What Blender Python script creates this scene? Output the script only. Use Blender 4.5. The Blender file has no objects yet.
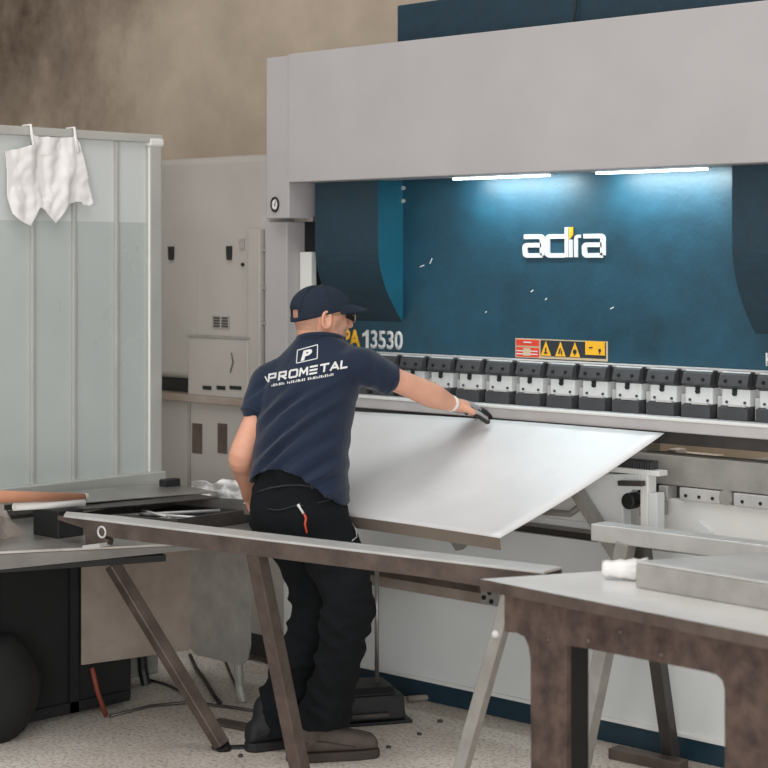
import bpy, bmesh, math, random
from mathutils import Vector, Matrix, noise
from mathutils.bvhtree import BVHTree
random.seed(7)
V = Vector
COL = bpy.context.scene.collection
# ------------------------------------------------------------------ camera model (level camera, eye 1.7 m, shifted frame)
F, CX, HV, EYE = 1830.0, 384.0, 259.0, 1.7
_a = math.atan(1910 / F)
VIEW = V((-math.cos(_a), math.sin(_a), 0)); RIGHT = V((math.sin(_a), math.cos(_a), 0)); UP = V((0, 0, 1))
CAM = V((0, 0, EYE))
def ray(u, v): return VIEW + RIGHT * ((u - CX) / F) + UP * ((HV - v) / F)
def W(u, v, z): return CAM + ray(u, v) * z
def PX(u, v, X): d = ray(u, v); return CAM + d * (X / d.x)
def PY(u, v, Y): d = ray(u, v); return CAM + d * (Y / d.y)
def PZ(u, v, Z): d = ray(u, v); return CAM + d * ((Z - EYE) / d.z)
def PP(u, v, p, n): d = ray(u, v); return CAM + d * ((p - CAM).dot(n) / d.dot(n))
def cam_vec(lat, dep, up=0): return RIGHT * lat + VIEW * dep + UP * up

# ------------------------------------------------------------------ materials
def lin(c):
    r = []
    for x in c:
        x /= 255.0
        r.append(x / 12.92 if x <= .04045 else ((x + .055) / 1.055) ** 2.4)
    return r
def mat(name, col, rough=.5, metal=0.0, var=.12, scale=6.0, bump=0.0, bscale=60.0, col2=None, stretch=None, spec=.5, detail=6, rvar=.1, sheen=0):
    m = bpy.data.materials.new(name); m.use_nodes = True
    nt = m.node_tree; b = nt.nodes['Principled BSDF']; L = nt.links.new
    tc = nt.nodes.new('ShaderNodeTexCoord'); mp = nt.nodes.new('ShaderNodeMapping')
    L(tc.outputs['Object'], mp.inputs['Vector'])
    if stretch: mp.inputs['Scale'].default_value = stretch
    n = nt.nodes.new('ShaderNodeTexNoise'); n.inputs['Scale'].default_value = scale; n.inputs['Detail'].default_value = detail; n.inputs['Roughness'].default_value = .6
    L(mp.outputs['Vector'], n.inputs['Vector'])
    cr = nt.nodes.new('ShaderNodeValToRGB'); cr.color_ramp.elements[0].position = .3; cr.color_ramp.elements[1].position = .7
    c = lin(col); c2 = lin(col2) if col2 else None
    if c2: e0, e1 = c2, c
    else: e0 = [max(0, x * (1 - var)) for x in c]; e1 = [min(1, x * (1 + var)) for x in c]
    cr.color_ramp.elements[0].color = (*e0, 1); cr.color_ramp.elements[1].color = (*e1, 1)
    L(n.outputs['Fac'], cr.inputs['Fac']); L(cr.outputs['Color'], b.inputs['Base Color'])
    b.inputs['Metallic'].default_value = metal; b.inputs['Specular IOR Level'].default_value = spec
    mr = nt.nodes.new('ShaderNodeMapRange'); mr.inputs['To Min'].default_value = max(0, rough - rvar); mr.inputs['To Max'].default_value = min(1, rough + rvar)
    L(n.outputs['Fac'], mr.inputs['Value']); L(mr.outputs['Result'], b.inputs['Roughness'])
    if sheen: b.inputs['Sheen Weight'].default_value = sheen
    if bump:
        n2 = nt.nodes.new('ShaderNodeTexNoise'); n2.inputs['Scale'].default_value = bscale; n2.inputs['Detail'].default_value = 8
        L(mp.outputs['Vector'], n2.inputs['Vector'])
        bp = nt.nodes.new('ShaderNodeBump'); bp.inputs['Strength'].default_value = bump; bp.inputs['Distance'].default_value = .01
        L(n2.outputs['Fac'], bp.inputs['Height']); L(bp.outputs['Normal'], b.inputs['Normal'])
    return m
def emis(name, col, s):
    m = bpy.data.materials.new(name); m.use_nodes = True
    b = m.node_tree.nodes['Principled BSDF']; b.inputs['Emission Color'].default_value = (*lin(col), 1); b.inputs['Emission Strength'].default_value = s
    return m
M = {}
M['press_grey'] = mat('press_grey_paint', (172, 168, 168), .5, var=.05, scale=2.5)
M['cabinet_grey'] = mat('cabinet_grey_paint', (166, 161, 155), .55, var=.08, scale=2)
M['apron'] = mat('apron_paint', (216, 219, 219), .45, var=.04, scale=3)
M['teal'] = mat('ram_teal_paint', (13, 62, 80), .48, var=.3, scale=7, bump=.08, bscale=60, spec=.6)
M['teal_lit'] = mat('teal_lit_side', (20, 86, 106), .45, var=.1)  # lighter teal: the light on the cheek sides is painted in
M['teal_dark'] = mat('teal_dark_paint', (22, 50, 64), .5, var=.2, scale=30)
M['steel'] = mat('worn_steel', (166, 162, 157), .38, .75, var=.18, scale=7)
M['steel_light'] = mat('bright_steel', (205, 204, 202), .45, .4, var=.1, scale=8)
M['steel_dark'] = mat('dark_steel', (84, 80, 78), .45, .6, var=.25, scale=9)
M['die_steel'] = mat('die_steel', (196, 192, 191), .5, .2, var=.06, scale=10)
M['clamp_dark'] = mat('clamp_black', (66, 67, 70), .62, .1, var=.15, scale=25)
M['black'] = mat('black_plastic', (22, 24, 26), .5, var=.3, scale=15)
M['black_deep'] = mat('deep_black', (16, 17, 18), .8, var=.4, scale=5)  # near-black; also painted-in shade for the frame gap and inner leg sides
M['rust'] = mat('rusty_brown_steel', (104, 86, 78), .65, .25, var=.35, scale=16, bump=.4, bscale=45, col2=(56, 44, 40))
M['rust_leg'] = mat('brown_tube_steel', (108, 95, 88), .5, .35, var=.25, scale=9, col2=(72, 61, 56))
M['grey_tube'] = mat('grey_tube_steel', (158, 155, 150), .55, .3, var=.18, scale=10)
M['brown_plate'] = mat('stained_plate', (178, 166, 156), .55, .25, var=.3, scale=3, col2=(140, 124, 112))
M['white_paint'] = mat('white_paint', (225, 225, 222), .5, var=.03)
M['white_vinyl'] = mat('white_vinyl', (214, 214, 213), .5, var=.02)
M['yellow_vinyl'] = mat('yellow_vinyl', (236, 178, 40), .5, var=.03)
M['red_vinyl'] = mat('red_vinyl', (214, 66, 48), .5, var=.04)
M['sticker_edge'] = mat('sticker_border', (196, 180, 150), .6, var=.05)
M['navy_vinyl'] = mat('sticker_dark', (40, 44, 52), .5, var=.05)
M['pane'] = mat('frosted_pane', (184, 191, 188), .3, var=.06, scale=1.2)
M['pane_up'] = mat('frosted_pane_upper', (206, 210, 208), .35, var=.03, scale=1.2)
M['alu'] = mat('aluminium_frame', (190, 190, 184), .4, .3, var=.06)
M['booth_base'] = mat('booth_base', (126, 126, 120), .6, var=.2, scale=3)
M['cloth'] = mat('white_cloth', (232, 229, 228), .9, var=.03, bump=.1, bscale=200)
M['sheet'] = mat('sheet_metal', (222, 220, 220), .46, .22, var=.06, scale=4, rvar=.08, bump=.03, bscale=9)
M['plate_glare'] = mat('plate_top_glare', (232, 230, 228), .38, .3, var=.06, scale=5)  # extra pale base colour carries the overhead glare on the table top
M['lip_steel'] = mat('grey_lip_steel', (112, 109, 105), .5, .3, var=.2, scale=8)
M['sheet_edge'] = mat('flange_floor_reflection', (150, 138, 128), .4, .5, var=.1)  # browner than the sheet: floor reflection put into its colour
M['copper'] = mat('copper_tube', (196, 140, 112), .45, .1, var=.1)
M['skin'] = mat('skin', (214, 158, 132), .55, var=.09, scale=14, bump=.05, bscale=90)
M['shirt'] = mat('navy_shirt', (14, 30, 54), .9, var=.16, scale=5, bump=.06, bscale=260, sheen=.15)
M['trousers'] = mat('black_trousers', (13, 16, 19), .95, var=.3, scale=6, spec=.25, bump=.1, bscale=260)
M['seam'] = mat('trouser_seam', (40, 44, 48), .9, var=.1)
M['cap'] = mat('navy_cap', (22, 34, 50), .9, var=.12, scale=8, bump=.08, bscale=260)
M['hair'] = mat('grey_stubble_hair', (186, 140, 118), .7, var=.12, scale=90)
M['boot'] = mat('brown_grey_boot', (82, 72, 66), .75, var=.25, scale=18, bump=.15, bscale=90)
M['sole'] = mat('boot_sole', (58, 50, 46), .8, var=.2)
M['boot_black'] = mat('black_boot', (24, 24, 26), .7, var=.2)
M['glove'] = mat('grey_glove', (150, 146, 146), .85, var=.1, scale=60)
M['glove_palm'] = mat('black_glove_palm', (34, 34, 36), .7, var=.1)
M['lens'] = mat('dark_lens', (20, 18, 20), .1, var=.05)
M['glass_frame'] = mat('glasses_frame', (150, 132, 110), .4, .3, var=.05)
M['stubble'] = mat('grey_stubble_skin', (194, 148, 126), .65, var=.16, scale=80)
M['eye'] = mat('eye_white', (220, 214, 208), .2, var=.02)
M['dull_red'] = mat('dull_red', (128, 58, 44), .7, var=.15)
M['orange'] = mat('orange_red', (200, 76, 50), .6, var=.1)
M['film'] = mat('plastic_film', (226, 224, 222), .2, var=.06, scale=20)
M['dusty'] = mat('dusty_grey', (136, 128, 120), .8, var=.2, scale=9)
M['lamp'] = emis('lamp_glow', (232, 246, 250), 5)

def floor_mat():
    m = mat('dusty_concrete', (232, 225, 216), .9, var=.1, scale=1.6, bump=.35, bscale=22, col2=(182, 170, 158), detail=10)
    nt = m.node_tree; b = nt.nodes['Principled BSDF']; L = nt.links.new
    base = b.inputs['Base Color'].links[0].from_socket
    tc = nt.nodes['Texture Coordinate']
    n = nt.nodes.new('ShaderNodeTexNoise'); n.inputs['Scale'].default_value = 70; n.inputs['Detail'].default_value = 4
    L(tc.outputs['Object'], n.inputs['Vector'])
    r = nt.nodes.new('ShaderNodeValToRGB'); r.color_ramp.elements[0].position = .34; r.color_ramp.elements[1].position = .52
    r.color_ramp.elements[0].color = (.42, .40, .37, 1); r.color_ramp.elements[1].color = (1, 1, 1, 1)
    L(n.outputs['Fac'], r.inputs['Fac'])
    mx = nt.nodes.new('ShaderNodeMix'); mx.data_type = 'RGBA'; mx.blend_type = 'MULTIPLY'; mx.inputs[0].default_value = .75
    L(base, mx.inputs[6]); L(r.outputs['Color'], mx.inputs[7]); L(mx.outputs[2], b.inputs['Base Color'])
    return m
def wall_mat():
    # stained plaster: brown stains plus painted-in shadow around the upper far end of the wall, streaky beige elsewhere
    m = mat('stained_shaded_plaster', (206, 190, 171), .9, var=.06, scale=1.9, bump=.3, bscale=14, col2=(176, 160, 143), detail=10)
    nt = m.node_tree; b = nt.nodes['Principled BSDF']; L = nt.links.new
    base = b.inputs['Base Color'].links[0].from_socket
    tc = nt.nodes['Texture Coordinate']
    n = nt.nodes.new('ShaderNodeTexNoise'); n.inputs['Scale'].default_value = 2.4; n.inputs['Detail'].default_value = 14; n.inputs['Roughness'].default_value = .72
    mp = nt.nodes.new('ShaderNodeMapping'); mp.inputs['Scale'].default_value = (1, 1, .75)
    L(tc.outputs['Object'], mp.inputs['Vector']); L(mp.outputs['Vector'], n.inputs['Vector'])
    sx = nt.nodes.new('ShaderNodeSeparateXYZ'); L(tc.outputs['Object'], sx.inputs[0])
    d = nt.nodes.new('ShaderNodeVectorMath'); d.operation = 'DISTANCE'; d.inputs[1].default_value = (-10.1, 6.75, 3.7)
    L(tc.outputs['Object'], d.inputs[0])
    mr = nt.nodes.new('ShaderNodeMapRange'); mr.inputs['From Min'].default_value = .3; mr.inputs['From Max'].default_value = 2.7; mr.inputs['To Min'].default_value = .42; mr.inputs['To Max'].default_value = -.32
    L(d.outputs['Value'], mr.inputs['Value'])
    ad = nt.nodes.new('ShaderNodeMath'); ad.operation = 'ADD'; L(n.outputs['Fac'], ad.inputs[0]); L(mr.outputs['Result'], ad.inputs[1])
    r = nt.nodes.new('ShaderNodeValToRGB'); r.color_ramp.elements[0].position = .42; r.color_ramp.elements[1].position = .95
    r.color_ramp.elements[0].color = (0, 0, 0, 1); r.color_ramp.elements[1].color = (1, 1, 1, 1)
    L(ad.outputs[0], r.inputs['Fac'])
    mx = nt.nodes.new('ShaderNodeMix'); mx.data_type = 'RGBA'; L(r.outputs['Color'], mx.inputs[0]); L(base, mx.inputs[6]); mx.inputs[7].default_value = (*lin((92, 74, 62)), 1)
    L(mx.outputs[2], b.inputs['Base Color'])
    return m
M['floor'] = floor_mat(); M['wall'] = wall_mat()
M['hall'] = mat('hall_plaster', (170, 165, 156), .9, var=.08, scale=1)

# ------------------------------------------------------------------ mesh builder
class G:
    def __init__(s): s.bm = bmesh.new()
    def verts(s, pts): return [s.bm.verts.new(p) for p in pts]
    def face(s, vs):
        try: return s.bm.faces.new(vs)
        except ValueError: return None
    def box(s, x0, x1, y0, y1, z0, z1):
        return s.prism([(x0, y0, z0), (x1, y0, z0), (x1, y1, z0), (x0, y1, z0)], (0, 0, z1 - z0))
    def prism(s, pts, vec):
        pts = [V(p) for p in pts]; vec = V(vec)
        a = s.verts(pts); b = s.verts([p + vec for p in pts]); n = len(a)
        s.face(a[::-1]); s.face(b)
        for i in range(n): s.face([a[i], a[(i + 1) % n], b[(i + 1) % n], b[i]])
        return s
    def hexa(s, lo, hi):
        a = s.verts(lo); b = s.verts(hi)
        s.face(a[::-1]); s.face(b)
        for i in range(4): s.face([a[i], a[(i + 1) % 4], b[(i + 1) % 4], b[i]])
        return s
    def bar(s, p, q, w, h, up=(0, 0, 1)):
        p, q = V(p), V(q); d = (q - p).normalized(); up = V(up)
        if abs(d.dot(up)) > .98: up = V((1, 0, 0))
        x = d.cross(up).normalized() * (w / 2); y = x.cross(d).normalized() * (h / 2)
        return s.hexa([p - x - y, p + x - y, p + x + y, p - x + y], [q - x - y, q + x - y, q + x + y, q - x + y])
    def tube(s, pts, r, n=12, cap=True):
        pts = [V(p) for p in pts]; R = r if isinstance(r, (list, tuple)) else [r] * len(pts)
        t0 = (pts[1] - pts[0]).normalized(); up = V((0, 0, 1)) if abs(t0.z) < .9 else V((1, 0, 0))
        x = t0.cross(up).normalized(); rings = []
        for i, p in enumerate(pts):
            t = (pts[min(i + 1, len(pts) - 1)] - pts[max(i - 1, 0)]).normalized()
            x = (x - t * x.dot(t)).normalized(); y = t.cross(x)
            rings.append(s.verts([p + (x * math.cos(k * 2 * math.pi / n) + y * math.sin(k * 2 * math.pi / n)) * R[i] for k in range(n)]))
        for a, b in zip(rings, rings[1:]):
            for k in range(n): s.face([a[k], a[(k + 1) % n], b[(k + 1) % n], b[k]])
        if cap: s.face(rings[0][::-1]); s.face(rings[-1])
        return s
    def loft(s, rings, cap=True):
        R = [s.verts(r) for r in rings]; n = len(R[0])
        for a, b in zip(R, R[1:]):
            for k in range(n): s.face([a[k], a[(k + 1) % n], b[(k + 1) % n], b[k]])
        if cap: s.face(R[0][::-1]); s.face(R[-1])
        return s
    def ell(s, c, ax, ay, az, n=20, m=12):
        c, ax, ay, az = V(c), V(ax), V(ay), V(az)
        top = s.bm.verts.new(c + az); bot = s.bm.verts.new(c - az); R = []
        for j in range(1, m):
            t = math.pi * j / m
            R.append(s.verts([c + az * math.cos(t) + (ax * math.cos(k * 2 * math.pi / n) + ay * math.sin(k * 2 * math.pi / n)) * math.sin(t) for k in range(n)]))
        for k in range(n):
            s.face([top, R[0][k], R[0][(k + 1) % n]]); s.face([bot, R[-1][(k + 1) % n], R[-1][k]])
        for a, b in zip(R, R[1:]):
            for k in range(n): s.face([a[k], b[k], b[(k + 1) % n], a[(k + 1) % n]])
        return s
    def disc(s, c, n, r, depth, seg=24):
        c, n = V(c), V(n).normalized()
        return s.tube([c, c + n * depth], r, seg)
    def build(s, name, m, parent=None, bevel=0, smooth=False, seg=2, loc=None):
        bmesh.ops.recalc_face_normals(s.bm, faces=s.bm.faces[:])
        me = bpy.data.meshes.new(name); s.bm.to_mesh(me); s.bm.free()
        return link(name, me, m, parent, bevel, smooth, seg)
def link(name, me, m, parent=None, bevel=0, smooth=False, seg=2):
    o = bpy.data.objects.new(name, me); COL.objects.link(o)
    for x in (m if isinstance(m, (list, tuple)) else [m]): me.materials.append(x)
    if smooth:
        for p in me.polygons: p.use_smooth = True
    if bevel:
        b = o.modifiers.new('bevel', 'BEVEL'); b.width = bevel; b.segments = seg; b.limit_method = 'ANGLE'; b.angle_limit = math.radians(40)
    if parent is not None:
        o.parent = parent
        if parent.type == 'EMPTY': o.matrix_parent_inverse = Matrix.Translation(-V(parent.location))
    return o
def thing(name, label, cat, loc, group=None):
    o = bpy.data.objects.new(name, None); COL.objects.link(o); o.location = loc; o.empty_display_size = .1
    o['label'] = label; o['category'] = cat
    if group: o['group'] = group
    return o
def tag(o, label, cat, group=None, kind=None):
    if kind: o['kind'] = kind
    if label: o['label'] = label
    if cat: o['category'] = cat
    if group: o['group'] = group
    return o
def copy_tree(o, parent=None):
    c = o.copy(); COL.objects.link(c)
    if parent is not None: c.parent = parent
    for ch in [x for x in o.children]: copy_tree(ch, c)
    return c

# ------------------------------------------------------------------ the hall
g = G(); g.box(-11, 4.5, -3, 6.75, -.1, 0); tag(g.build('floor', M['floor']), None, None, kind='structure')
g = G(); g.box(-11, 4.5, 6.75, 6.95, 0, 6); tag(g.build('wall_back', M['wall']), None, None, kind='structure')
g = G(); g.box(-11.2, -11, -3, 6.95, 0, 6); tag(g.build('wall_left', M['hall']), None, None, kind='structure')
g = G(); g.box(-11.2, -7.5, -3, 6.95, 6, 6.2); g.box(-1.2, 4.5, -3, 6.95, 6, 6.2); g.box(-7.5, -1.2, -3, -.6, 6, 6.2); g.box(-7.5, -1.2, 4.7, 6.95, 6, 6.2)
tag(g.build('ceiling', M['hall']), None, None, kind='structure')

# ------------------------------------------------------------------ press brake
YB, YH, YR, YC = 5.20, 5.12, 5.36, 5.27
PB = thing('press_brake', 'large grey and teal press brake filling the back of the workshop', 'machine', (-4.3, 5.7, 0))
XR = -2.85
hx = PY(288, 100, YH).x
g = G(); g.box(hx, XR, YH, YH + .16, 2.012, 2.536)
hood = g.build('front_hood', M['press_grey'], PB, .004)
# end cap of the hood
cx0 = PY(268, 100, YH + .02).x; zc = PY(278, 218.5, YH + .02).z
g = G(); g.box(cx0, hx - .006, YH + .01, 6.0, zc, 2.532); endc = g.build('hood_end_cover', M['press_grey'], PB, .004)
p = PY(275.5, 204.5, YH + .01)
g = G()
ring = [(p + V((math.cos(t) * .021, -.004, math.sin(t) * .028))) for t in [k * 2 * math.pi / 28 for k in range(29)]]
g.tube(ring, .0045, 8); gz = g.build('pressure_gauge', M['black'], PB, smooth=True)
g = G(); g.disc(p + V((0, 0, 0)), (0, -1, 0), .02, .004); g.build('dial_face', M['white_paint'], gz)
g = G(); g.bar(p + V((0, -.006, -.008)), p + V((.006, -.006, .014)), .003, .002, (0, 1, 0)); g.build('needle', M['black'], gz)
# upper housing behind the hood (sloping top)
a, b_, c, d = PY(397, 60, 5.42), PY(397, 5.5, 5.42), PY(480, -8, 5.42), PY(800, -40, 5.42)
g = G(); g.prism([V((a.x, 5.42, 2.3)), V((a.x, 5.42, b_.z)), V((XR, 5.42, b_.z + .02)), V((XR, 5.42, 2.3))], (0, .5, 0)); g.build('ram_housing', M['teal_dark'], PB, .006)
q = PY(574, 18, 5.41)
g = G(); g.tube([q + V((.015, -.006, .12)), q + V((.012, -.006, .03)), q + V((0, -.006, -.02)), q + V((-.03, -.006, -.06))], .004, 8); g.build('hose', M['black'], PB, smooth=True)
# side frames
fx0, fx1 = PY(265, 300, YB).x, PY(287, 300, YB).x
g = G(); g.box(fx0, fx1, YB, 6.3, 1.16, zc - .012); sf = g.build('side_frame', M['press_grey'], PB, .004)
g = G(); g.box(XR, XR + .5, YB, 6.3, 0, 2.53); g.build('side_frame', M['press_grey'], PB, .004)
fz = 5.30
g = G(); g.box(fx1 + .001, -5.47, fz, 6.2, 1.16, 2.3); g.build('frame_gap_shade', M['black_deep'], PB)  # black slab painted in for the shade of the gap beside the frame
p0, p1 = PY(304, 252, 5.295), PY(314, 330, 5.295)
g = G(); g.box(p0.x, p1.x + .01, 5.27, 5.3, p1.z - .1, p0.z); g.build('linear_scale', M['white_paint'], PB, .003)
p0 = PY(303, 219, 5.27); g = G(); g.box(fx1, p0.x + .09, 5.24, 5.3, p0.z - .012, p0.z + .006); g.build('scale_bracket', M['steel'], PB)
a, b_, c = PY(289, 184, 5.22), PY(304, 184, 5.22), PY(296, 198, 5.22)
g = G(); g.prism([a, b_, c], (0, .04, 0)); g.build('hood_gusset', M['steel_light'], PB)
# ram
xl = -5.46; xr = XR - .06
zr0 = PY(500, 357.5, YR).z
g = G(); g.box(xl, xr, YR, YR + .12, zr0, 2.45); ram = g.build('ram', M['teal'], PB, .003)
# a few paint chips and scratches on the ram
for (u, v, w, h) in [(431, 261, 3, 9), (422, 266, 6, 3), (612, 308, 4, 3), (532, 291, 3, 3), (546, 299, 2, 3), (486, 312, 2, 2)]:
    c0 = PY(u, v, YR - .0006); s = 1 / 255
    g = G(); g.bar(c0 - V((w * s * .5, 0, h * s * .3)), c0 + V((w * s * .5, 0, h * s * .3)), .001, .0035, (0, 0, 1)); g.build('paint_chip', M['white_paint'], ram)
# cheeks (curved guards)
def cheek(x0, x1, name):
    pr = PY(403, 182, YR); xe = pr.x
    yf = xe * 1 / (PY(378, 182, 1).x)
    g = G(); z_top, z_bot, z_mid = 2.44, PY(400, 322, YR).z, PY(378, 246, yf).z
    prof = [(YR, z_top), (yf, z_top), (yf, z_mid)]
    for k in range(1, 11):
        t = k / 10
        prof.append((yf + (YR - yf) * (t ** 2.0), z_mid + (z_bot - z_mid) * t))
    g.prism([V((x0, y, z)) for y, z in prof], (x1 - x0, 0, 0))
    o = g.build(name, [M['teal_dark'], M['teal_lit']], PB)
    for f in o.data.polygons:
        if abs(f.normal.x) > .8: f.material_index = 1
    return o
xe = PY(403, 182, YR).x
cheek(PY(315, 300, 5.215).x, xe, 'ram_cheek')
xq = PY(732, 166, 5.215).x
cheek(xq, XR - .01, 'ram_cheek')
for (u, v) in ((404, 201), (404, 188)):
    g = G(); g.disc(PY(u, v, YR), (0, -1, 0), .008, .008, 12); g.build('bolt', M['steel_light'], PB)
# work lamps
LAMPS = []
for u0, u1 in ((455, 548), (598, 706)):
    y = 5.262; x0, x1 = PY(u0, 175, y).x, PY(u1, 172, y).x
    g = G(); g.box(x0, x1, y - .014, y + .014, 2.003, 2.0105); lo = g.build('strip_lamp', M['lamp'], PB)
    g = G(); g.box(x0 - .015, x1 + .015, y - .02, y + .018, 2.0105, 2.0125); g.build('lamp_housing', M['steel_light'], lo)
    LAMPS.append((x0, x1, y))
# punch holder strip beneath the ram
g = G(); g.box(xl, xr, YR - .05, YR + .1, zr0 - .022, zr0); g.build('punch_holder', M['die_steel'], PB, .002)
g = G(); g.box(xl, xr, YR - .03, YR + .06, 1.175, zr0 - .022); g.build('punch_rail', M['steel_light'], PB)
# clamps
ux = [593, 627, 661, 697, 734]
xs = [PY(u, 390, YC).x for u in ux]; pitch = (xs[-1] - xs[0]) / 4; 
zA, zB, zC_, zD = [PY(593, v, YC).z for v in (365, 381.5, 397, 414)]
w = pitch * .39
x = xs[0]
g = G(); g.box(x - w * .95, x + w * .95, YC + .012, YC + .07, zD, zA); cl = g.build('tool_clamp', M['apron'], PB, .002)
g = G(); g.prism([(x - w, YC + .02, zA), (x - w, YC, zA - .01), (x - w, YC - .012, zB + .012), (x - w, YC + .012, zB), (x - w, YC + .05, zB), (x - w, YC + .05, zA)], (2 * w, 0, 0)); g.build('upper_jaw', M['clamp_dark'], cl, .002)
g = G(); g.prism([(x - w, YC + .012, zC_), (x - w, YC - .010, zC_ - .006), (x - w, YC - .010, zD + .012), (x - w, YC + .02, zD), (x - w, YC + .05, zD), (x - w, YC + .05, zC_)], (2 * w, 0, 0)); g.build('lower_jaw', M['clamp_dark'], cl, .002)
g = G(); g.disc((x - w * .05, YC + .012, zB - .014), (0, -1, 0), .009, .008, 6); g.box(x - w * .2, x + w * .1, YC + .006, YC + .012, zB - .008, zB); g.build('clamp_screw', M['black'], cl)
for sx_ in (-.62, .62):
    g = G(); g.disc((x + sx_ * w, YC + .012, zC_ + .012), (0, -1, 0), .005, .004, 10); g.build('set_screw', M['clamp_dark'], cl)
for sx_ in (-.5, .5):
    g = G(); g.disc((x + sx_ * w, YC - .006, (zA + zB) / 2), (0, -1, -.3), .006, .006, 10); g.build('jaw_bolt', M['black'], cl)
g = G(); g.box(x - w * .35, x + w * .8, YC - .004, YC + .014, zC_ - .002, zC_ + .003); g.build('jaw_lip', M['steel_light'], cl)
g = G(); g.box(x + w * 1.02, x + pitch - w * 1.02, YC + .02, YC + .06, zB + .012, zA - .006); g.build('wedge', M['black'], cl)
g = G(); g.box(x + w * 1.1, x + pitch - w * 1.1, YC + .03, YC + .07, zD + .01, zC_ + .03); g.build('spring_pin', M['steel_light'], cl)
for k in range(-9, 8):
    if k == 0: continue
    c2 = copy_tree(cl); c2.location.x += k * pitch
# bed: die table with a gap and lower plates
xbl = PY(161, 398, YB).x - .3
zt = PY(768, 426, YB - .03).z; zf1 = PY(768, 440, YB - .03).z; zf2 = PY(768, 452, YB + .03).z
g = G(); g.box(-5.56, XR, YB - .03, YB + .2, zf1, zt); g.build('die_table', M['die_steel'], PB, .004)
g = G(); g.box(-5.56, XR, YB - .034, YB - .005, zt - .007, zt + .003); g.build('table_edge', M['white_paint'], PB, .002)
g = G(); g.box(-5.56, XR, YC - .0, YC + .09, zt, zD - .004); g.build('lower_die', M['steel_light'], PB, .003)
g = G(); g.box(-5.56, XR, YB + .02, YB + .2, zf2, zf1); g.build('table_web', M['steel_dark'], PB)
zg0 = PY(768, 464, YB).z; xg = PY(640, 455, YB).x
g = G(); g.box(-5.56, xg, YB + .04, YB + .12, zg0, zf2); g.build('table_support', M['steel'], PB)
g = G(); g.box(XR - .12, XR, YB + .04, YB + .12, zg0, zf2); g.build('table_support', M['steel'], PB)
zp1 = PY(768, 495, YB).z; zp2 = PY(768, 508, YB).z; zp3 = PY(768, 530, YB).z
g = G(); g.box(-5.56, XR, YB, YB + .10, zp1, zg0); g.build('bed_plate', M['grey_tube'], PB, .003)
g = G(); g.box(-5.56, XR, YB + .05, YB + .1, zp2, zp1); g.build('rail_recess', M['steel_dark'], PB)
# slide blocks on the bed rail
for (u0, u1) in ((681, 721), (735, 790), (660, 669)):
    x0, x1 = PY(u0, 495, YB).x, PY(u1, 495, YB).x
    g = G(); g.box(x0, x1, YB - .01, YB + .05, zp2 - .004, zp1 - .003); bl = g.build('slide_block', M['steel_light'], PB, .003)
    n = 3 if u1 - u0 > 20 else 1
    for k in range(n):
        cxx = x0 + (x1 - x0) * (k + .5) / n
        g = G(); g.disc((cxx, YB - .01, (zp1 + zp2) / 2 - .008), (0, -1, 0), .006, .003, 12); g.build('bolt_head', M['black'], bl)
g = G(); g.disc((PY(727, 498, YB).x, YB + .02, (zp1 + zp2) / 2), (0, -1, 0), .026, .03, 20); g.build('rail_roller', M['grey_tube'], PB, smooth=False)
g = G(); g.box(-5.56, XR, YB + .01, YB + .1, zp3 - .06, zp2 - .004); g.build('lower_rail_plate', M['white_paint'], PB, .003)
pts = [PY(u, v, YB) for u, v in ((693, 529), (699, 522), (707, 526), (716, 532))]
g = G(); g.prism([PY(690, 530, YB), PY(699, 520.5, YB), PY(712, 532, YB), PY(712, 545, YB), PY(690, 545, YB)], (0, .02, 0)); g.build('rail_bracket', M['apron'], PB, .003)
zg = PY(555, 531, YB).z
g = G(); g.box(-5.56, XR, YB, YB + .1, zg + .02, zp3 - .05); g.build('upper_apron', M['apron'], PB, .003)
g = G(); g.box(-5.56, XR, YB + .015, YB + .1, zg - .02, zg + .02); g.build('cable_slot', M['steel_dark'], PB)
g = G(); g.box(-5.56, XR, YB - .012, YB + .02, zg + .008, zg + .02); g.build('slot_lip', M['steel'], PB)
zb = PY(456, 687, YB).z
g = G(); g.box(-5.56, XR, YB, YB + .1, zb, zg - .02); g.build('apron', M['apron'], PB, .003)
g = G(); g.box(-5.56, XR, YB - .012, YB + .01, zb - .002, zb + .012); g.build('apron_lip', M['white_paint'], PB, .002)
g = G(); g.box(-5.56, XR, YB - .004, YB + .1, 0.0, zb - .002); g.build('plinth', M['teal_dark'], PB, .002)
g = G(); g.box(-5.5, XR, YB + .12, 6.3, .02, .75); g.build('bed_core', M['steel_dark'], PB)
# brown guard rail on the front of the apron, left of centre
yg = YB - .05
z0, z1 = PY(440, 569, yg).z, PY(440, 597, yg).z
x0, x1 = PY(362, 562, yg).x, PY(484, 580, yg).x
g = G(); g.box(x0 - .3, x1, yg, YB, z1, z0); gr = g.build('front_rail', M['brown_plate'], PB, .003)
g = G(); g.box(x0 - .3, x1, yg - .006, yg, (z0 + z1) / 2 - .012, (z0 + z1) / 2 + .012); g.build('rail_groove', M['rust_leg'], gr)
x2 = PY(503, 588, yg).x
g = G(); g.box(x1, x2, yg - .02, YB, z1 + .005, z0 + .01); br = g.build('rail_end_bracket', M['grey_tube'], PB, .003)
for dx, dz in ((.2, .3), (.2, .75), (.6, .2), (.75, .7), (.5, .5)):
    g = G(); g.disc((x1 + (x2 - x1) * dx, yg - .02, z1 + (z0 - z1) * dz), (0, -1, 0), .009, .006, 10); g.build('bolt', M['black'], br)
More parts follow.
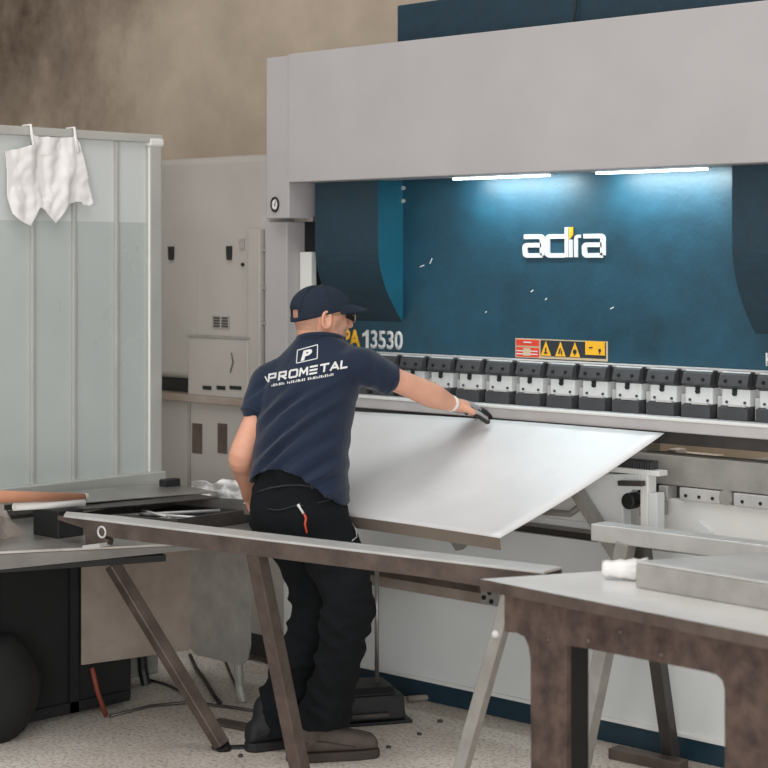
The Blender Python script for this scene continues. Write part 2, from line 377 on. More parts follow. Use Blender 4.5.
# left bed: shelf and slotted cover
xl2 = PY(161, 398, YB).x - .25
g = G(); zs0, zs1 = PY(200, 395.5, YB - .03).z, PY(200, 403, YB - .03).z
g.box(xl2, -5.56, YB - .03, 6.2, zs1, zs0); g.build('bed_shelf', M['brown_plate'], PB, .003)
g = G(); g.box(xl2, -5.56, YB, 6.2, .05, zs1); lc = g.build('bed_cover', M['cabinet_grey'], PB, .003)
g = G(); g.box(xl2, -5.56, YB - .006, YB + .02, .03, .12); g.build('cover_kick_plate', M['black'], lc)
for u0, u1 in ((192, 202), (217.5, 227)):
    a, b_ = PY(u0, 423, YB - .002), PY(u1, 454, YB - .002)
    g = G(); g.box(a.x, b_.x, YB - .003, YB + .01, b_.z, a.z); g.build('cover_slot', M['rust_leg'], lc, .002)
for u in (187, 189.5):
    a = PY(u, 405, YB - .004); g = G(); g.box(a.x - .004, a.x + .004, YB - .004, YB + .01, .1, zs1); g.build('cover_seam', M['grey_tube'] if u > 188 else M['cabinet_grey'], lc)
# ------------------------------------------------------------------ lettering
def text_mesh(body, offset=0.0, ext=.0):
    cu = bpy.data.curves.new('t', 'FONT'); cu.body = body; cu.size = 1; cu.offset = offset; cu.extrude = 0; cu.resolution_u = 6
    o = bpy.data.objects.new('t', cu); COL.objects.link(o); bpy.context.view_layer.update()
    dg = bpy.context.evaluated_depsgraph_get(); me = bpy.data.meshes.new_from_object(o.evaluated_get(dg))
    bpy.data.objects.remove(o); bpy.data.curves.remove(cu)
    return me
def text_on(body, org, ex, ey, m, parent, name, width, height, offset=.02, out=None, shear=0):
    """lay text out so that its box is width x height from org along ex / ey, 2 mm thick"""
    me = text_mesh(body, offset)
    xs_ = [v.co.x for v in me.vertices]; ys = [v.co.y for v in me.vertices]
    ax, bx, ay, by = min(xs_), max(xs_), min(ys), max(ys)
    for v in me.vertices:
        s, t = (v.co.x - ax) / (bx - ax), (v.co.y - ay) / (by - ay)
        v.co = org + ex * (s * width + shear * t * height) + ey * (t * height)
    o = link(name, me, m, parent)
    so = o.modifiers.new('thick', 'SOLIDIFY'); so.thickness = .003; so.offset = 0
    return o
EX, EZ = V((1, 0, 0)), V((0, 0, 1))
yt = YR - .0015
a, b_ = PY(370.8, 350, yt), PY(402.5, 350, yt)
zt0, zt1 = PY(382, 349, yt).z, PY(382, 330.5, yt).z
text_on('3530', V((a.x, yt, zt0)), EX, EZ, M['white_vinyl'], PB, 'model_number', b_.x - a.x, zt1 - zt0, .02)
xa, xb = PY(362.6, 345, yt).x, PY(368.6, 345, yt).x; hh = zt1 - zt0; wd = xb - xa
g = G(); f = lambda s, t: V((xa + wd * s, yt - .0015, zt0 + hh * t))
g.prism([f(.55, 0), f(1, 0), f(1, 1), f(.66, 1), f(.5, .9), f(.0, .78), f(.0, .62), f(.55, .72)], (0, .003, 0)); g.build('model_number', M['white_vinyl'], PB)
a, b_ = PY(343, 345, yt), PY(360.5, 345, yt)
text_on('PA', V((a.x, yt, zt0)), EX, EZ, M['yellow_vinyl'], PB, 'model_letters', b_.x - a.x, zt1 - zt0, .03)
a, b_ = PY(764, 366, yt - .012), PY(771.5, 366, yt - .012)
text_on('H', V((a.x, YR - .0015, PY(766, 366, YR).z)), EX, EZ, M['white_vinyl'], PB, 'model_letters', b_.x - a.x, .045, .02)
# adira emblem: rounded block letters built from strokes
def ribbon(g, pts, w, org, sx, sz, y, t=.006):
    """2D polyline of width w (letter units) -> extruded strip"""
    P = [V((a, b, 0)) for a, b in pts]; P = [p for i, p in enumerate(P) if i == 0 or (p - P[i - 1]).length > 1e-4]; Lf, Rt = [], []
    for i, p in enumerate(P):
        d0 = (P[i] - P[i - 1]).normalized() if i else (P[1] - P[0]).normalized()
        d1 = (P[i + 1] - P[i]).normalized() if i < len(P) - 1 else d0
        n0, n1 = V((-d0.y, d0.x, 0)), V((-d1.y, d1.x, 0)); n = (n0 + n1).normalized(); k = w / 2 / max(.4, n.dot(n0))
        Lf.append(p + n * k); Rt.append(p - n * k)
    f = lambda q, yy: V((org.x + q.x * sx, yy, org.z + q.y * sz))
    for i in range(len(P) - 1):
        quad = [Lf[i], Lf[i + 1], Rt[i + 1], Rt[i]]
        g.hexa([f(q, y) for q in quad], [f(q, y - t) for q in quad])
def arc(cx, cy, r, a0, a1, n=6): return [(cx + r * math.cos(math.radians(a0 + (a1 - a0) * k / n)), cy + r * math.sin(math.radians(a0 + (a1 - a0) * k / n))) for k in range(n + 1)]
le, ri = PY(524, 257, yt), PY(605.5, 257, yt)
zb0, zb1 = PY(524.5, 257.3, yt).z, PY(524.5, 235.2, yt).z
Wd = ri.x - le.x; sx_ = Wd / 19.1; sz_ = (zb1 - zb0) / 5.4
def pix2(x, y): return ((x - 145) / 25.0, (220 - y) / 25.0)      # strokes read off the emblem in its own units
o0 = V((le.x, yt, zb0)); g = G(); t_ = 1.1
def letter_a(x):
    ribbon(g, [(x + .2, 5.0), (x + 4.0, 5.0)] + arc(x + 4.0, 4.4, .6, 90, 0) + [(x + 4.6, .45)], t_, o0, sx_, sz_, yt)
    ribbon(g, [(x + 4.4, 2.95), (x + 1.0, 2.95)] + arc(x + 1.0, 2.35, .6, 90, 180) + [(x + .45, 1.1)] + arc(x + 1.05, 1.05, .6, 180, 270) + [(x + 4.6, .45)], t_, o0, sx_, sz_, yt)
letter_a(0)
x = 5.35
ribbon(g, [(x + 4.5, 5.0), (x + 1.1, 5.0)] + arc(x + 1.05, 4.4, .6, 90, 180) + [(x + .45, 1.05)] + arc(x + 1.05, 1.05, .6, 180, 270) + [(x + 4.6, .45)], t_, o0, sx_, sz_, yt)
ribbon(g, [(x + 5.0, 0), (x + 5.0, 7.2)], .85, o0, sx_, sz_, yt)
x = 11.35
ribbon(g, [(x, 0), (x, 4.2)], .75, o0, sx_, sz_, yt)
ribbon(g, [(x + 1.15, 0), (x + 1.15, 4.4)] + [(x + 1.3, 4.8), (x + 1.7, 5.0), (x + 2.2, 5.0)], .75, o0, sx_, sz_, yt)
letter_a(14.05)
g.build('emblem', M['white_vinyl'], PB)
g = G(); f = lambda a, b: V((o0.x + a * sx_, yt, o0.z + b * sz_))
g.prism([f(10.95, 4.3), f(11.75, 5.3), f(11.75, 7.2), f(10.95, 7.2)], (0, -.006, 0)); g.build('emblem_accent', M['yellow_vinyl'], PB)
# warning label strip
ys = yt
def lab(u0, v0, u1, v1, m, name, parent, off=0.0, th=.0015):
    """rectangle on the ram between two picture heights measured at its left end; edges stay level on the ram"""
    a, b_ = PY(u0, v0, ys), PY(u1, v1, ys)
    za, zb_ = PY(u0, v0, ys).z, PY(u0, v1, ys).z
    g = G(); g.box(a.x, b_.x, ys - off - th, ys - off, zb_, za); return g.build(name, m, parent)
wl = lab(515.6, 338, 608, 357.2, M['sticker_edge'], 'warning_label', PB)
lab(516.5, 339.2, 539.5, 345.2, M['red_vinyl'], 'red_panel', wl, .0015)
lab(516.5, 347, 539.5, 356.4, M['red_vinyl'], 'red_panel', wl, .0015)
lab(524, 341.5, 532, 342.7, M['white_vinyl'], 'caption', wl, .003)
lab(517, 350, 538, 351, M['white_vinyl'], 'caption', wl, .003); lab(517, 353, 538, 354, M['white_vinyl'], 'caption', wl, .003)
lab(524, 348, 531, 355.5, M['sticker_edge'], 'hand_symbol', wl, .0032)
lab(541, 340, 606.3, 356, M['navy_vinyl'], 'dark_panel', wl, .0015)
for k, u in enumerate((546.5, 561, 575.5)):
    a, b_, c = PY(u - 5.2, 355, ys), PY(u + 5.2, 355, ys), PY(u, 341, ys); zo = PY(541, 355.4, ys).z; z1_ = PY(541, 340.8, ys).z
    g = G(); g.prism([V((a.x, ys - .003, zo)), V((b_.x, ys - .003, zo)), V((c.x, ys - .003, z1_))], (0, -.0012, 0)); tr = g.build('warning_triangle', M['yellow_vinyl'], wl)
    h = z1_ - zo
    g = G()
    if k == 0: g.bar((c.x, ys - .0045, zo + h * .15), (c.x, ys - .0045, zo + h * .55), .002, .006, (1, 0, 0)); g.bar((c.x - .008, ys - .0045, zo + h * .18), (c.x + .008, ys - .0045, zo + h * .18), .002, .005)
    elif k == 1: g.bar((c.x - .008, ys - .0045, zo + h * .15), (c.x + .001, ys - .0045, zo + h * .55), .002, .006, (1, 0, 0)); g.bar((c.x + .006, ys - .0045, zo + h * .12), (c.x + .006, ys - .0045, zo + h * .4), .002, .005, (1, 0, 0))
    else: g.disc((c.x, ys - .0042, zo + h * .36), (0, -1, 0), .009, .001, 12); g.bar((c.x, ys - .0045, zo + h * .1), (c.x, ys - .0045, zo + h * .3), .002, .004, (1, 0, 0))
    g.build('hazard_symbol', M['navy_vinyl'], wl)
lab(586, 341, 605.5, 354.6, M['yellow_vinyl'], 'yellow_panel', wl, .003)
g = G(); c = PY(600.5, 350.5, ys); g.disc((c.x, ys - .0045, c.z), (0, -1, 0), .0065, .001, 12); g.bar((c.x, ys - .005, c.z - .014), (c.x, ys - .005, c.z), .002, .004, (1, 0, 0)); g.build('hazard_symbol', M['navy_vinyl'], wl)
g = G(); c = PY(591.5, 348, ys); g.bar((c.x - .008, ys - .005, c.z), (c.x + .008, ys - .005, c.z + .003), .002, .005); g.build('hazard_symbol', M['navy_vinyl'], wl)

# back gauge behind the gap
yb = 5.62
p = PY(668, 453, yb)
BG = thing('back_gauge', 'small steel back gauge finger seen through the slot under the die table', 'gauge', (p.x, yb, .75))
a, b_ = PY(652, 455, yb), PY(694, 458, yb)
g = G(); g.box(a.x, b_.x, yb, yb + .2, .75, a.z); g.build('gauge_body', M['steel_light'], BG, .004)
g = G(); g.box(a.x + .08, a.x + .12, yb - .02, yb + .05, a.z, a.z + .03); g.build('gauge_finger', M['steel_light'], BG, .003)
g = G(); g.disc((a.x + .1, yb - .02, a.z + .012), (0, -1, 0), .01, .01); g.build('knob', M['black'], BG)
a, b_ = PY(745, 460, 5.5), PY(800, 462, 5.5)
g = G(); g.box(a.x, b_.x, 5.5, 5.7, .75, a.z); 
t = thing('gauge_carriage', 'pale blue grey carriage block behind the slot at the picture edge', 'machine part', (a.x, 5.6, .75)); g.build('carriage_block', mat('pale_blue_grey', (168, 184, 192), .4), t, .004)
g = G(); g.box(a.x + .05, b_.x, 5.492, 5.5, a.z - .03, a.z - .015); g.build('carriage_slot', M['steel_dark'], t)

# ------------------------------------------------------------------ electrical cabinet at the machine's end
YE = YB + .01
ex0, ex1 = PY(162, 300, YE).x - .12, fx0 - .001
EC = thing('electrical_cabinet', 'tall plain grey electrical cabinet on the ledge at the press brake end', 'cabinet', ((ex0 + ex1) / 2, 5.6, zs0))
zc0 = PY(180, 378.5, YE).z; zc1 = PY(205, 157, YE).z
g = G(); g.box(ex0, ex1, YE, 6.1, zc0, zc1); g.build('body', M['cabinet_grey'], EC, .03, seg=4)
g = G(); g.box(ex0 + .05, ex1, YE + .05, 6.0, zs0, zc0 + .01); g.build('underside_shade', M['black'], EC)  # black block stands in for the shaded gap under the cabinet
a, b_ = PY(197, 300, YE), PY(197, 336, YE)
g = G(); g.box(a.x - .002, a.x + .002, YE - .002, YE + .01, zc0 + .1, zc1 - .5); g.build('door_seam', M['cabinet_grey'], EC)
a, b_ = PY(195, 336.5, YE), PY(246, 393, YE - .05)
g = G(); g.box(a.x, b_.x, YE - .04, YE, zs0, a.z); fb = g.build('lower_box', M['cabinet_grey'], EC, .004)
g = G(); g.box(a.x - .004, b_.x + .004, YE - .044, YE, a.z, a.z + .008); g.build('box_lid_edge', M['grey_tube'], fb)
for (u0, u1) in ((203, 211.5), (217, 225.5), (230, 241.5)):
    c, d = PY(u0, 385.5, YE - .04), PY(u1, 390, YE - .04)
    g = G(); g.box(c.x, d.x, YE - .043, YE - .02, d.z, c.z); g.build('vent_slot', M['black'], fb)
c = PY(232, 362, YE - .045); g = G(); g.tube([c + V((-.005, 0, .04)), c + V((.006, 0, .0)), c + V((-.012, 0, -.045))], .0025, 6); g.build('box_handle', M['steel_dark'], fb)
c, d = PY(213, 315.5, YE), PY(230, 329, YE)
g = G(); g.box(c.x, d.x, YE - .004, YE + .01, d.z, c.z); vt = g.build('vent', M['grey_tube'], EC)
for k in (0, 1):
    x0 = c.x + (d.x - c.x) * (.08 + .48 * k); x1 = x0 + (d.x - c.x) * .36
    for j in range(4):
        z0 = d.z + (c.z - d.z) * (.12 + .21 * j); g = G(); g.box(x0, x1, YE - .006, YE, z0, z0 + .008); g.build('vent_slat', M['steel_dark'], vt)
for (u0, v0, u1, v1) in ((169.5, 246.5, 174.5, 260), (227.5, 246, 232.5, 260)):
    c, d = PY(u0, v0, YE), PY(u1, v1, YE)
    g = G(); g.prism([V((c.x, YE - .012, c.z)), V((d.x, YE - .012, c.z)), V((d.x - .003, YE - .012, d.z)), V((c.x + .004, YE - .012, d.z))], (0, .02, 0)); g.build('door_handle', M['black'], EC, .003)
c, d = PY(240, 239, YE), PY(245, 249, YE); g = G(); g.box(c.x, d.x, YE - .006, YE, d.z, c.z); g.build('lock_plate', M['grey_tube'], EC)
c = PY(243.3, 264.5, YE); g = G(); g.disc(c, (0, -1, 0), .008, .008, 14); g.build('lock_knob', M['black'], EC)
c, d = PY(247.5, 229, YE - .03), PY(259.5, 393, YE - .03)
g = G(); g.box(c.x, d.x, YE - .03, YE, d.z, c.z); g.build('cable_duct', M['cabinet_grey'], EC, .004)
c, d = PY(259.7, 230, YE - .004), PY(261.8, 393, YE - .004); g = G(); g.box(c.x, d.x, YE - .012, YE, d.z, c.z); g.build('duct_gap_shade', M['steel_dark'], EC)  # dark strip stands in for the shaded gap beside the duct
for v in (250, 288, 323):
    c = PY(264, v, YB); g = G(); g.box(c.x - .012, c.x + .012, YB - .006, YB, c.z - .006, c.z + .006); g.build('hinge_clip', M['grey_tube'], EC)

# ------------------------------------------------------------------ sheet support arms
def support_arm(dx, label):
    """front support with toothed brush table, bracket and brace"""
    y0, y1 = 5.06, YB
    root = thing('sheet_support', label, 'support', (PY(635, 470, y0).x + dx, y1, .85), 'sheet supports on the bed')
    D = V((dx, 0, 0)); P = lambda u, v, y=y0: PY(u, v, y) + D
    a, b_ = P(606, 469), P(659, 474); zt_ = P(630, 468.5).z
    g = G(); g.box(a.x, b_.x, y0, y0 + .05, zt_ - .018, zt_); g.build('table_plate', M['white_paint'], root, .002)
    a2, b2 = P(612, 457.5, y0 + .02), P(658, 467, y0 + .02)
    g = G(); g.box(a2.x, b2.x - .02, y0 + .03, y0 + .05, zt_, a2.z); br = g.build('brush_pad', M['steel_dark'], root)
    n = 17
    for k in range(n):
        x0 = a2.x + (b2.x - .02 - a2.x) * k / n
        g = G(); g.box(x0, x0 + (b2.x - a2.x) / n * .55, y0 + .015, y0 + .03, zt_, a2.z - .004); g.build('tooth', M['clamp_dark'], br)
    zb_ = P(630, 545).z
    arch = [P(560, 474), P(653, 474), P(653, 520), P(646, 540)]
    arch += [P(u, v) for u, v in ((640, 528), (622, 524), (622, 505), (626, 494), (635, 489), (642, 492), (642, 478))][::-1][:0]
    g = G(); g.prism([P(572, 474), P(640, 474), P(640, 490), P(632, 490), P(626, 496), P(623, 506), P(623, 548), P(600, 548)], (0, .05, 0)); g.build('bracket_web', M['apron'], root, .004)
    g = G(); g.prism([P(640, 474), P(648, 474), P(648, 545), P(640, 545)], (0, .05, 0)); g.build('bracket_post', M['white_paint'], root, .004)
    g = G(); g.prism([P(648, 493), P(657, 493), P(657, 545), P(648, 545)], (0, .045, 0)); g.build('side_plate', M['apron'], root, .003)
    c = P(636, 500, y0 + .04); g = G(); g.disc(c, (0, -1, 0), .028, .05, 20); g.build('clamp_knob', M['black'], root, .006)
    g = G(); g.bar(P(619, 483, y0 - .02), P(644, 483.5, y0 - .02), .02, .018); g.build('lever', M['steel_dark'], root, .003)
    g = G(); g.box(P(634, 505).x, P(644, 505).x, y0 + .03, y1, P(640, 518).z, P(640, 505).z); g.build('knob_block', M['grey_tube'], root)
    g = G(); g.bar(P(572, 484, y0 - .03), P(628, 572, y0 - .03), .035, .045, (0, 1, 0)); g.build('brace', M['grey_tube'], root, .003)
    g = G(); g.prism([P(480, 474), P(600, 474), P(600, 512), P(574, 510), P(566, 514), P(545, 512), P(480, 512)], (0, .02, 0)) if False else None
    return root
support_arm(0, 'white sheet support with toothed pad, knob and brace beside the loose sheet corner')
support_arm(-.745, 'white sheet support mostly hidden below the held sheet, only its brace showing')
# bent handle bar beneath the sheet
h0 = thing('grab_handle', 'bent grey grab handle on the apron just under the sheet corner', 'handle', PY(570, 510, YB))
g = G(); g.tube([PY(535, 511, YB - .03), PY(570, 514, YB - .03), PY(579, 507, YB - .03), PY(581, 507, YB + .01)], .012, 10); g.tube([PY(535, 511, YB - .03), PY(535, 511, YB + .01)], .012, 10); g.build('bar', M['grey_tube'], h0, smooth=True)

# ------------------------------------------------------------------ held sheet metal
def lerp(a, b, t): return a + (b - a) * t
S_bl, S_br = PY(345, 411, 5.10), PY(664, 433, 5.10)
S_fl, S_fr = PY(243, 503.5, 4.50), PY(499, 538, 4.49)
SH = thing('sheet_metal', 'big bright steel sheet with a turned front edge held by the worker', 'metal sheet', (S_fl + S_br) / 2)
N = 24; g = G(); grid = []
def sheet_pt(s, t):
    p = lerp(lerp(S_fl, S_fr, s), lerp(S_bl, S_br, s), t)
    return p + V((0, 0, -.012 * math.sin(math.pi * t) + .006 * math.sin(math.pi * s)))
for i in range(N + 1): grid.append(g.verts([sheet_pt(i / N, j / N) for j in range(N + 1)]))
for i in range(N):
    for j in range(N): g.face([grid[i][j], grid[i + 1][j], grid[i + 1][j + 1], grid[i][j + 1]])
o = g.build('sheet_face', M['sheet'], SH, smooth=True); so = o.modifiers.new('t', 'SOLIDIFY'); so.thickness = .003; so.offset = -1
if o.data.polygons[0].normal.z < 0: so.offset = 1
g = G()
lo = [sheet_pt(i / N, 0) for i in range(N + 1)]
for i in range(N):
    a, b_ = lo[i], lo[i + 1]; dn = V((0, .006, -.040)); th = V((0, .004, 0))
    g.hexa([a, b_, b_ + th, a + th], [a + dn, b_ + dn, b_ + dn + th, a + dn + th])
g.build('front_flange', M['sheet_edge'], SH)

# ------------------------------------------------------------------ foot pedal
FP = thing('foot_pedal', 'black foot pedal box with an upright rod on the floor', 'foot pedal', PZ(378, 712, 0))
p = PZ(393, 723, 0); ex = cam_vec(.96, .28).normalized(); ey = cam_vec(-.28, .96).normalized()
def fp(a, b, c): return p + ex * a + ey * b + UP * c
def slab(g, a0, a1, b0, b1, c0, c1, ins=0): g.hexa([fp(a0, b0, c0), fp(a1, b0, c0), fp(a1, b1, c0), fp(a0, b1, c0)], [fp(a0 + ins, b0 + ins, c1), fp(a1 - ins, b0 + ins, c1), fp(a1 - ins, b1 - ins, c1), fp(a0 + ins, b1 - ins, c1)])
g = G(); slab(g, -.21, .07, -.02, .26, 0, .012); g.build('base_plate', M['black'], FP, .003)
g = G(); slab(g, -.2, .05, .0, .24, .012, .10, .006); g.build('pedal_box', M['black'], FP, .006)
g = G(); g.prism([fp(-.2, .01, .10), fp(-.2, .23, .10), fp(-.2, .21, .125), fp(-.2, .04, .125)], ex * .22); g.build('cover', M['black'], FP, .01)
g = G(); slab(g, -.17, -.02, -.03, .05, .03, .045); g.build('treadle', M['steel_dark'], FP, .003)
rb = fp(-.027, .12, .12); g = G(); g.tube([rb, V((rb.x, rb.y, W(377, 556, (rb - CAM).dot(VIEW)).z))], .0085, 12); g.build('upright_rod', M['steel'], FP, smooth=True)

# ------------------------------------------------------------------ guard booth with frosted panes
XBo = -5.85
GB = thing('guard_booth', 'frosted panel guard screen with pale aluminium frame and battens', 'screen', (XBo, 4.2, 0))
def bz(v0, v1): return PX(100, v0, XBo).z
yE = PX(161.5, 300, XBo).y; yS = 2.9; zT = PX(0, 125, XBo).z; zBt = PX(161, 473, XBo).z
yP = PX(147.5, 300, XBo).y
zM = PX(120, 222, XBo).z
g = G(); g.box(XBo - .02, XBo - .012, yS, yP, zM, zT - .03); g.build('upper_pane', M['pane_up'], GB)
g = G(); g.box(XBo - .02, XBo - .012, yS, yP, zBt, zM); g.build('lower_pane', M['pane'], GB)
g = G(); g.box(XBo - .03, XBo + .012, yS, yE, zT - .035, zT); g.build('top_rail', M['alu'], GB, .004)
g = G(); g.box(XBo - .03, XBo + .03, yS, yE, zBt - .055, zBt + .01); g.build('bottom_rail', M['alu'], GB, .004)
g = G(); g.box(XBo - .05, XBo + .01, yP, yE, zBt, zT - .045); g.build('corner_post', M['alu'], GB, .012, seg=3)
g = G(); g.box(XBo - .055, XBo + .015, yP, yE + .006, zT - .05, zT - .012); g.build('post_cap', M['white_paint'], GB, .012, seg=3)
for u in (-9, 33, 74.5, 117):
    y = PX(u, 300, XBo).y; g = G(); g.box(XBo - .012, XBo + .004, y - .008, y + .008, zBt, zT - .035); g.build('batten', M['alu'], GB, .003)
g = G(); g.box(XBo - .06, XBo - .02, yS, yE, .0, zBt - .055); g.build('base_panel', M['booth_base'], GB, .004)
g = G(); g.box(XBo - .02, XBo + .02, yS, yE - .02, zBt - .1, zBt - .075); g.build('base_rail', M['steel'], GB, .003)

def cloth_from(outline, place, cell, bumpf, name, m, thick=.003, parent=None):
    us = [p[0] for p in outline]; vs = [p[1] for p in outline]
    def inside(x, y):
        c = False; n = len(outline)
        for i in range(n):
            (x0, y0), (x1, y1) = outline[i], outline[i - 1]
            if (y0 > y) != (y1 > y) and x < (x1 - x0) * (y - y0) / (y1 - y0) + x0: c = not c
        return c
    nu, nv = int((max(us) - min(us)) / cell) + 2, int((max(vs) - min(vs)) / cell) + 2
    g = G(); vt = {}
    def vert(i, j):
        if (i, j) not in vt:
            u, v = min(us) + i * cell, min(vs) + j * cell
            vt[(i, j)] = g.bm.verts.new(place(u, v, bumpf(u, v)))
        return vt[(i, j)]
    for i in range(nu):
        for j in range(nv):
            if inside(min(us) + (i + .5) * cell, min(vs) + (j + .5) * cell):
                g.face([vert(i, j), vert(i + 1, j), vert(i + 1, j + 1), vert(i, j + 1)])
    o = g.build(name, m, parent, smooth=True)
    sm = o.modifiers.new('s', 'SMOOTH'); sm.iterations = 4; sm.factor = .5
    so = o.modifiers.new('t', 'SOLIDIFY'); so.thickness = thick
    return o
rag = [(4, 150.6), (15, 149), (28.6, 144.7), (28.3, 132), (30, 131), (32, 136), (50, 137.2), (70.3, 137.6), (73, 135), (76, 140), (78, 145), (81, 159), (84.5, 182), (89.5, 203.5), (87, 206), (81, 205), (78.5, 202), (75.5, 202), (65, 205), (61, 212), (53, 224), (46, 216), (42, 210.5), (37, 208), (33, 215), (27, 226.5), (15, 221), (9, 214), (6, 200), (6, 180)]
def rag_bump(u, v):
    f = .5 + .5 * math.sin(u * .38 + .05 * v + 1.2 * math.sin(v * .05))
    vv = math.exp(-((u - 41 - (v - 165) * .05) / 4) ** 2) * (1 if 155 < v < 200 else .3)
    return .014 + .008 * f * min(1, (v - 130) / 40) - .014 * vv + .03 * noise.noise(V((u * .06, v * .02, 3))) * min(1, (v - 130) / 30) + .006 * noise.noise(V((u * .18, v * .1, 5)))
o = cloth_from(rag, lambda u, v, b: PX(u, v, XBo + .012) + V((max(.006, b), 0, 0)), .8, rag_bump, 'hanging_cloth', M['cloth'])
tag(o, 'white cloth hung by two ties over the top of the frosted screen', 'cloth')
for (u, v) in ((29.5, 131.5), (73.2, 135.5)):
    c = PX(u, v, XBo + .012); g = G(); g.tube([c + V((.022, .01, -.07)), c + V((.016, 0, -.02)), c + V((.008, .0, zT - c.z + .006)), c + V((-.04, .0, zT - c.z + .006)), c + V((-.05, 0, -.03))], [.007, .006, .005, .005, .004], 8); g.build('tie', M['cloth'], o, smooth=True)

# ------------------------------------------------------------------ left work table (plate on sawhorse) and scrap
ZT = .72
TB = thing('scrap_table', 'low grey steel plate table loaded with scrap beside the screen', 'table', (-5.2, 3.7, 0))
A0, A1 = PZ(0, 551, ZT), PZ(219, 541, ZT)
A0 = A1 + (A0 - A1) * 1.55
poly = [V(A0), V((A1.x, A1.y, ZT)), V((-5.12, 4.92, ZT)), V((-5.76, 4.76, ZT)), V((-5.80, 3.05, ZT))]
g = G(); g.prism([p + V((0, 0, -.012)) for p in poly], (0, 0, .012)); g.build('table_plate', M['steel'], TB, .003)
e0 = V((A0.x, A0.y, 0))
g = G(); g.hexa([e0 + V((0, 0, ZT - .085)), e0 + V((-.012, 0, ZT - .085)), e0 + V((-.012, 0, ZT - .012)), e0 + V((0, 0, ZT - .012))], [A1 + V((0, 0, -.022)), A1 + V((-.012, 0, -.022)), A1 + V((-.012, 0, -.012)), A1 + V((0, 0, -.012))]); g.build('edge_lip', M['lip_steel'], TB)
for (x, y) in ((-5.74, 3.16), (-5.7, 4.0), (-5.5, 3.2)):
    g = G(); g.box(x - .02, x + .02, y - .02, y + .02, 0, ZT - .012); g.build('leg', M['steel_dark'], TB)
# sawhorse under it
SW = thing('sawhorse', 'dark sawhorse with slanting leg carrying the scrap table edge', 'sawhorse', (-4.85, 3.8, 0))
Zr = .652; r0, r1 = PZ(0, 569.5, Zr), PZ(166, 558, Zr); rd = (r1 - r0).normalized(); r0 = r0 - rd * .35
rn = V((-rd.y, rd.x, 0))
g = G(); g.bar(r0 + rn * .022, r1 + rn * .022, .045, .024); g.build('top_rail', M['black'], SW, .002)
l0 = r0.lerp(r1, .80) + rn * .022 - V((0, 0, .014)); l1 = PZ(222, 751, 0)
g = G(); g.bar(l0 + V((0, 0, 0)), l1 + V((0, 0, .02)), .045, .045, (1, 0, 0)); lg = g.build('leg', M['rust_leg'], SW, .004)
g = G(); g.tube([l1 + V((0, 0, .022)), l1 + V((.0, .01, 0))], .026, 12); g.build('foot_cap', M['black'], lg)
g = G(); g.bar(r0 + rd * .05 + rn * .022 - V((0, 0, .014)), V((r0.x - .05, r0.y - .25, .0)), .045, .045, (1, 0, 0)); g.build('leg', M['rust_leg'], SW, .004)

# scrap lying on the table
def rod(name, p, q, r, m, label, cat, r2=None, group=None):
    g = G(); g.tube([p, q], [r, r2 or r], 16); o = g.build(name, m, None, smooth=False); tag(o, label, cat, group)
    for f in o.data.polygons: f.use_smooth = len(f.vertices) == 4
    return o
cz = 6.55
o = rod('copper_tube', W(-50, 496.5, cz - .45), W(84, 497, cz), .027, M['copper'], 'long orange brown tube on top of the scrap on the table', 'tube', .013)
g = G(); g.tube([W(83.5, 497, cz), W(86, 497, cz + .01)], .015, 14); g.build('end_ring', M['steel_light'], o)
rod('white_pipe', W(14, 507, cz - .22), W(84, 503, cz - .02), .013, M['white_paint'], 'short white pipe lying under the orange brown tube', 'pipe')
def lump(name, c, rx, ry, rz, m, label, cat, amp=.3, fr=9, seed=0, flat=True):
    g = G(); g.ell((0, 0, 0), (rx, 0, 0), (0, ry, 0), (0, 0, rz), 28, 16)
    for v in g.bm.verts:
        n = noise.noise(V((v.co.x * fr + seed, v.co.y * fr, v.co.z * fr))); v.co *= 1 + amp * n
        v.co.z = max(v.co.z, -rz * .72)
        v.co += V(c) + V((0, 0, rz * .72))
    return tag(g.build(name, m, None, smooth=not flat), label, cat)
p = PZ(14, 540, ZT) + V((-.02, -.04, 0))
g = G(); g.hexa([p + V((-.16, -.22, 0)), p + V((.0, -.20, 0)), p + V((-.02, .12, 0)), p + V((-.2, .14, 0))], [p + V((-.15, -.2, .10)), p + V((-.03, -.2, .085)), p + V((-.05, .08, .07)), p + V((-.17, .12, .09))])
bmesh.ops.subdivide_edges(g.bm, edges=g.bm.edges[:], cuts=9, use_grid_fill=True)
for v in g.bm.verts:
    if v.co.z > ZT + .004: v.co += V((noise.noise(v.co * 14), noise.noise(v.co * 14 + V((5, 0, 0))), noise.noise(v.co * 18 + V((0, 9, 0))))) * .02
tag(g.build('cast_block', M['dusty'], None), 'dusty grey broken block at the picture edge on the scrap table', 'block')
pm = W(52, 505, cz - .1)
g = G(); g.box(pm.x - .10, pm.x + .05, pm.y - .01, pm.y + .10, ZT, pm.z - .0165); tag(g.build('black_channel', M['black'], None, .004), 'black steel channel block carrying the white pipe and orange brown tube', 'block')
def bent_plate(name, pts, width_vec, m, label, cat, th=.003):
    g = G(); rows = [g.verts([V(p), V(p) + V(width_vec)]) for p in pts]
    for a, b_ in zip(rows, rows[1:]): g.face([a[0], b_[0], b_[1], a[1]])
    o = g.build(name, m, None); so = o.modifiers.new('t', 'SOLIDIFY'); so.thickness = th; so.offset = 0
    return tag(o, label, cat)
z_ = ZT
o = bent_plate('scrap_sheet', [(-5.74, 3.95, .815), (-5.72, 4.15, .812), (-5.71, 4.35, .808), (-5.7, 4.55, .803), (-5.68, 4.72, .798)], (.26, 0, -.012), M['steel'], 'grey curved offcut sheet lying along the foot of the screen', 'sheet')
